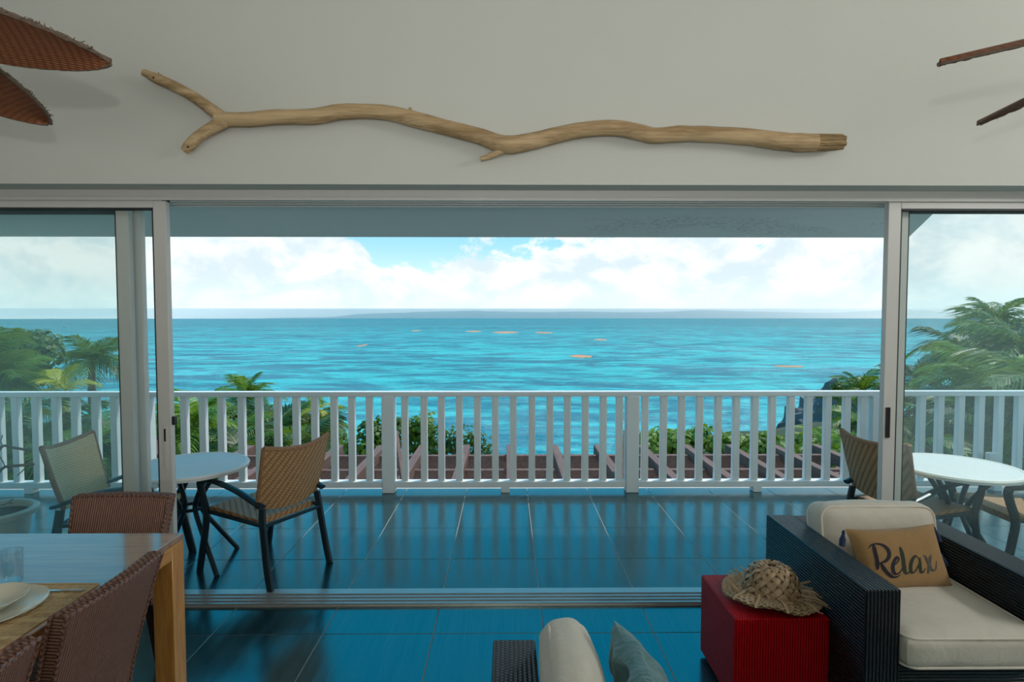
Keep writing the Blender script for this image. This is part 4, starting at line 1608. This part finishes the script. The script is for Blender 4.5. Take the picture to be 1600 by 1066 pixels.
def palm(px, py, y, L, n, label, group, mats=('palm',), up=0.55, seed=None):
    global trunk_n
    trunk_n += 1
    r = random.Random(trunk_n * 31 if seed is None else seed)
    c = at(px, py, y)
    gz = ground_z(c.x, c.y) - 0.3
    gz = min(gz, c.z - 0.8)
    t = thing('palm_tree', label, 'palm tree', (c.x, c.y, gz), 0, group)
    h = c.z - gz
    bend = r.uniform(-0.25, 0.25)
    tr = spline([(bend * 1.2, 0.1, 0), (bend * 0.6, 0.05, h * 0.4), (bend * 0.15, 0, h * 0.8), (0, 0, h)], 5)
    k_ = len(tr)
    MB().tube(tr, [0.15 * L / 2 + 0.04 - 0.03 * i / k_ for i in range(k_)], 8).build('trunk', M['trunk'], t)
    for k in range(n):
        mt = mats[0] if r.random() < 0.72 else r.choice(mats)
        q = k / max(1, n - 1)              # young upright fronds first, hanging ones last
        vi = min(3, int(q * 3.2 + r.uniform(0, .8)))
        f = place('frond', FR[mt][vi], t)
        f.location = (0, 0, h)
        s = L * r.uniform(0.85, 1.12)
        f.scale = (s, s, s)
        a = k * 2.399 + r.uniform(-.3, .3)
        tilt = (up * 1.25) * (1 - q) * r.uniform(0.75, 1.15) - 0.22 * q
        f.rotation_euler = Euler((r.uniform(-.3, .3), -tilt, a), 'XYZ')
    return t


GL = 'palms below the terrace behind the left doors'
GR = 'palms below the terrace beyond the right door'
GM = 'palms showing through the balusters beside the round table'
# behind the left glass
palm(143, 566, 40, 2.75, 17, 'tall single palm silhouetted against the sea through the left glass door', GL, ('palm', 'palm_dark'), 0.85)
palm(100, 612, 15, 0.85, 7, 'young bright yellow-green palm through the left glass door', GL, ('palm_yellow', 'palm_yellow', 'palm_light'), 1.0)
palm(-8, 600, 15, 1.5, 18, 'big bushy palm at the far left edge through the glass', GL, ('palm', 'palm_light'), 0.8)
palm(-70, 580, 15, 1.9, 18, 'palm cut by the left edge of the photo', GL, ('palm', 'palm_dark'))
palm(55, 690, 12, 1.5, 18, 'dark palm behind the balusters over the pale wicker chair', GL, ('palm_dark', 'palm'))
palm(170, 690, 13, 1.5, 18, 'dark green palm behind the balusters below the tall silhouetted palm', GL, ('palm', 'palm_dark'))
palm(-30, 690, 11, 1.6, 16, 'palm behind the balusters over the white plant pot', GL, ('palm_dark', 'palm'))
palm(120, 720, 11, 1.5, 16, 'low palm behind the bottom rail near the pale wicker chair', GL, ('palm', 'palm_dark'))
palm(225, 700, 12, 1.4, 14, 'palm hidden mostly by the left door stiles', GL, ('palm', 'palm_dark'))
# in the opening, left
palm(388, 622, 19, 1.05, 16, 'palm crown peeking just above the top rail', GM, ('palm', 'palm_light'), 0.95)
palm(300, 668, 11.5, 1.05, 15, 'fresh light green palm right beside the left door stile', GM, ('palm_light', 'palm_light', 'palm'), 0.9)
palm(345, 690, 12.5, 1.25, 17, 'mid green palm behind the balusters above the round table', GM, ('palm', 'palm_light'))
palm(425, 678, 13, 1.25, 18, 'deep green palm with hanging fronds left of the near wicker chair', GM, ('palm', 'palm_dark'))
palm(478, 668, 14, 1.10, 16, 'rightmost palm of the left group, its fronds reaching over the water', GM, ('palm_dark', 'palm'))
palm(497, 640, 12.3, 0.50, 6, 'small yellow palm tuft under the top rail above the near wicker chair', GM, ('palm_yellow',), 1.1)
palm(460, 700, 10.8, 1.1, 16, 'low dark palm behind the back of the near wicker chair', GM, ('palm_dark', 'palm'))
palm(385, 715, 10.6, 1.0, 14, 'low palm behind the pergola end by the round table', GM, ('palm_dark', 'palm'))
palm(290, 725, 10.6, 1.1, 14, 'low dark palm behind the round table edge at the door stile', GM, ('palm_dark', 'palm'))
# right of the opening
palm(1347, 612, 20, 1.05, 15, 'palm crown above the top rail beside the black door handle', GR, ('palm', 'palm_light'), 0.95)
palm(1350, 668, 13, 1.1, 16, 'palm behind the balusters just in front of the right door stile', GR, ('palm', 'palm_light'))
palm(1302, 712, 12, 0.85, 15, 'fresh green palm in front of the grey rock headland', GR, ('palm_light', 'palm'), 0.9)
palm(1330, 722, 11, 0.9, 14, 'low palm behind the half hidden wicker chair', GR, ('palm_light', 'palm'), 0.8)
palm(1228, 708, 12, 0.55, 9, 'small low palm at the foot of the rock headland', GR, ('palm', 'palm_light'), 0.8)
# behind the right glass
palm(1556, 505, 24, 1.7, 17, 'highest palm crown against the white sky through the right glass', GR, ('palm', 'palm_dark'), 0.9)
palm(1502, 548, 22, 1.8, 17, 'palm with a long frond arching over the sea through the right glass', GR, ('palm_dark', 'palm'), 0.6)
palm(1432, 590, 20, 1.2, 14, 'palm just beside the right door stile through the glass', GR, ('palm_dark', 'palm'), 0.75)
palm(1600, 545, 16, 2.0, 18, 'large palm cut by the right edge of the photo', GR, ('palm', 'palm_dark'), 0.7)
palm(1545, 600, 14, 1.6, 18, 'palm with a bright arching frond above the top rail through the right glass', GR, ('palm_light', 'palm', 'palm'), 0.7)
palm(1470, 640, 13, 1.5, 17, 'dark palm behind the balusters over the round table', GR, ('palm_dark', 'palm'))
palm(1570, 680, 12, 1.6, 17, 'palm behind the outlet box through the right glass', GR, ('palm', 'palm_dark'))
palm(1660, 620, 12, 1.9, 17, 'palm beyond the right edge of the photo with fronds reaching in', GR, ('palm', 'palm_dark'))
palm(1420, 700, 12, 1.3, 15, 'low dark palm behind the balusters at the right door stile', GR, ('palm_dark', 'palm'))


def shrub(px, py, y, rx, rz, n, label, mat, leaf=0.06, group='leafy shrubs beyond the pergola'):
    c = at(px, py, y)
    r = random.Random(int(px * 7 + py))
    gz = min(ground_z(c.x, c.y), c.z - rz) - 0.2
    t = thing('shrub', label, 'shrub', (c.x, c.y, gz), 0, group)
    h = c.z - gz
    lobes = [(Vector((r.uniform(-.75, .75) * rx, r.uniform(-.5, .5) * rx, h + r.uniform(-.6, .45) * rz)), r.uniform(.32, .55)) for _ in range(11)]
    mb = MB()
    for _ in range(n):
        lc, lr = r.choice(lobes)
        d = Vector((r.gauss(0, 1), r.gauss(0, 1), r.gauss(0, 1) + 0.25)).normalized()
        p = lc + Vector((d.x * rx, d.y * rx, d.z * rz)) * lr * r.uniform(0.72, 1.05)
        nn = (d + Vector((r.uniform(-.6, .6), r.uniform(-.6, .6), r.uniform(-.2, .9)))).normalized()
        a = nn.orthogonal().normalized()
        b_ = nn.cross(a)
        s = leaf * r.uniform(0.7, 1.25)
        base = len(mb.v)
        ph = r.uniform(0, 6.28)
        for k in range(6):
            th_ = ph + k * PI / 3
            mb.v.append(p + a * math.cos(th_) * s + b_ * math.sin(th_) * s * 0.8 + nn * (0.12 * s if k % 2 else 0))
        mb.f.append(tuple(base + k for k in range(6)))
    fo = mb.build('foliage', M[mat], t, smooth=False)
    fo['kind'] = 'stuff'
    st = MB()
    for lc, lr in lobes[:6]:
        st.tube(spline([(0, 0, 0), (lc.x * 0.4, lc.y * 0.4, h * 0.5), tuple(lc)], 3), [0.035] * 3 + [0.025] * 3 + [0.012], 5)
    st.build('stems', M['bark'], t)
    return t


shrub(560, 700, 12.5, 0.75, 0.55, 900, 'light green rounded shrub between the near wicker chair and the railing post', 'shrub')
shrub(605, 688, 12.5, 0.55, 0.62, 900, 'taller leafy shrub behind the left railing post', 'shrub_dark')
shrub(645, 682, 12.8, 0.45, 0.62, 700, 'upright leafy shrub just right of the left railing post', 'shrub')
shrub(700, 690, 13.0, 0.62, 0.62, 800, 'feathery green shrub rising above the pergola beam', 'shrub_dark', 0.045)
shrub(748, 702, 13.2, 0.42, 0.50, 420, 'thin sparse shrub at the water end of the left shrubs', 'shrub_dark', 0.04)
shrub(1032, 698, 12.6, 0.75, 0.50, 1000, 'round-leaved sea grape shrub just right of the right railing post', 'shrub')
shrub(1072, 692, 12.8, 0.62, 0.52, 900, 'round-leaved sea grape shrub with the highest bright crown', 'shrub')
shrub(1130, 692, 12.6, 0.80, 0.50, 1000, 'wide sea grape shrub behind the right pergola rafters', 'shrub')
shrub(1178, 700, 12.4, 0.62, 0.50, 800, 'sea grape shrub nearest the rock headland', 'shrub')
shrub(1243, 702, 13.5, 0.60, 0.45, 800, 'low leafy shrub between the sea grapes and the rock headland', 'shrub')
shrub(1275, 700, 14.5, 0.70, 0.50, 800, 'leafy shrub in front of the foot of the grey rock', 'shrub_dark')
GS = 'dense shrubs behind the left palms'
shrub(300, 672, 17, 1.0, 0.85, 1500, 'dense dark bush behind the fresh green palm at the left door stile', 'shrub_dark', 0.07, GS)
shrub(365, 675, 17, 1.1, 0.85, 1600, 'dense bush behind the palms above the round table', 'shrub_dark', 0.07, GS)
shrub(430, 672, 17.5, 1.1, 0.85, 1600, 'dense bush behind the deep green palm by the near chair', 'shrub_dark', 0.07, GS)
shrub(492, 682, 17, 0.8, 0.75, 1200, 'dense bush at the water end of the left palms', 'shrub_dark', 0.07, GS)
shrub(10, 560, 19, 1.35, 1.1, 2600, 'rounded dark tree crown at the left edge against the sea', 'shrub_dark', 0.09, 'tree crowns behind the glass doors')
shrub(1575, 560, 21, 2.3, 1.9, 3000, 'dense tree crown rising behind the palms through the right glass', 'shrub_dark', 0.09, 'tree crowns behind the glass doors')
shrub(1312, 612, 40, 1.7, 0.7, 700, 'flat topped bush growing on the rock headland', 'shrub_dark', 0.12, 'tree crowns behind the glass doors')
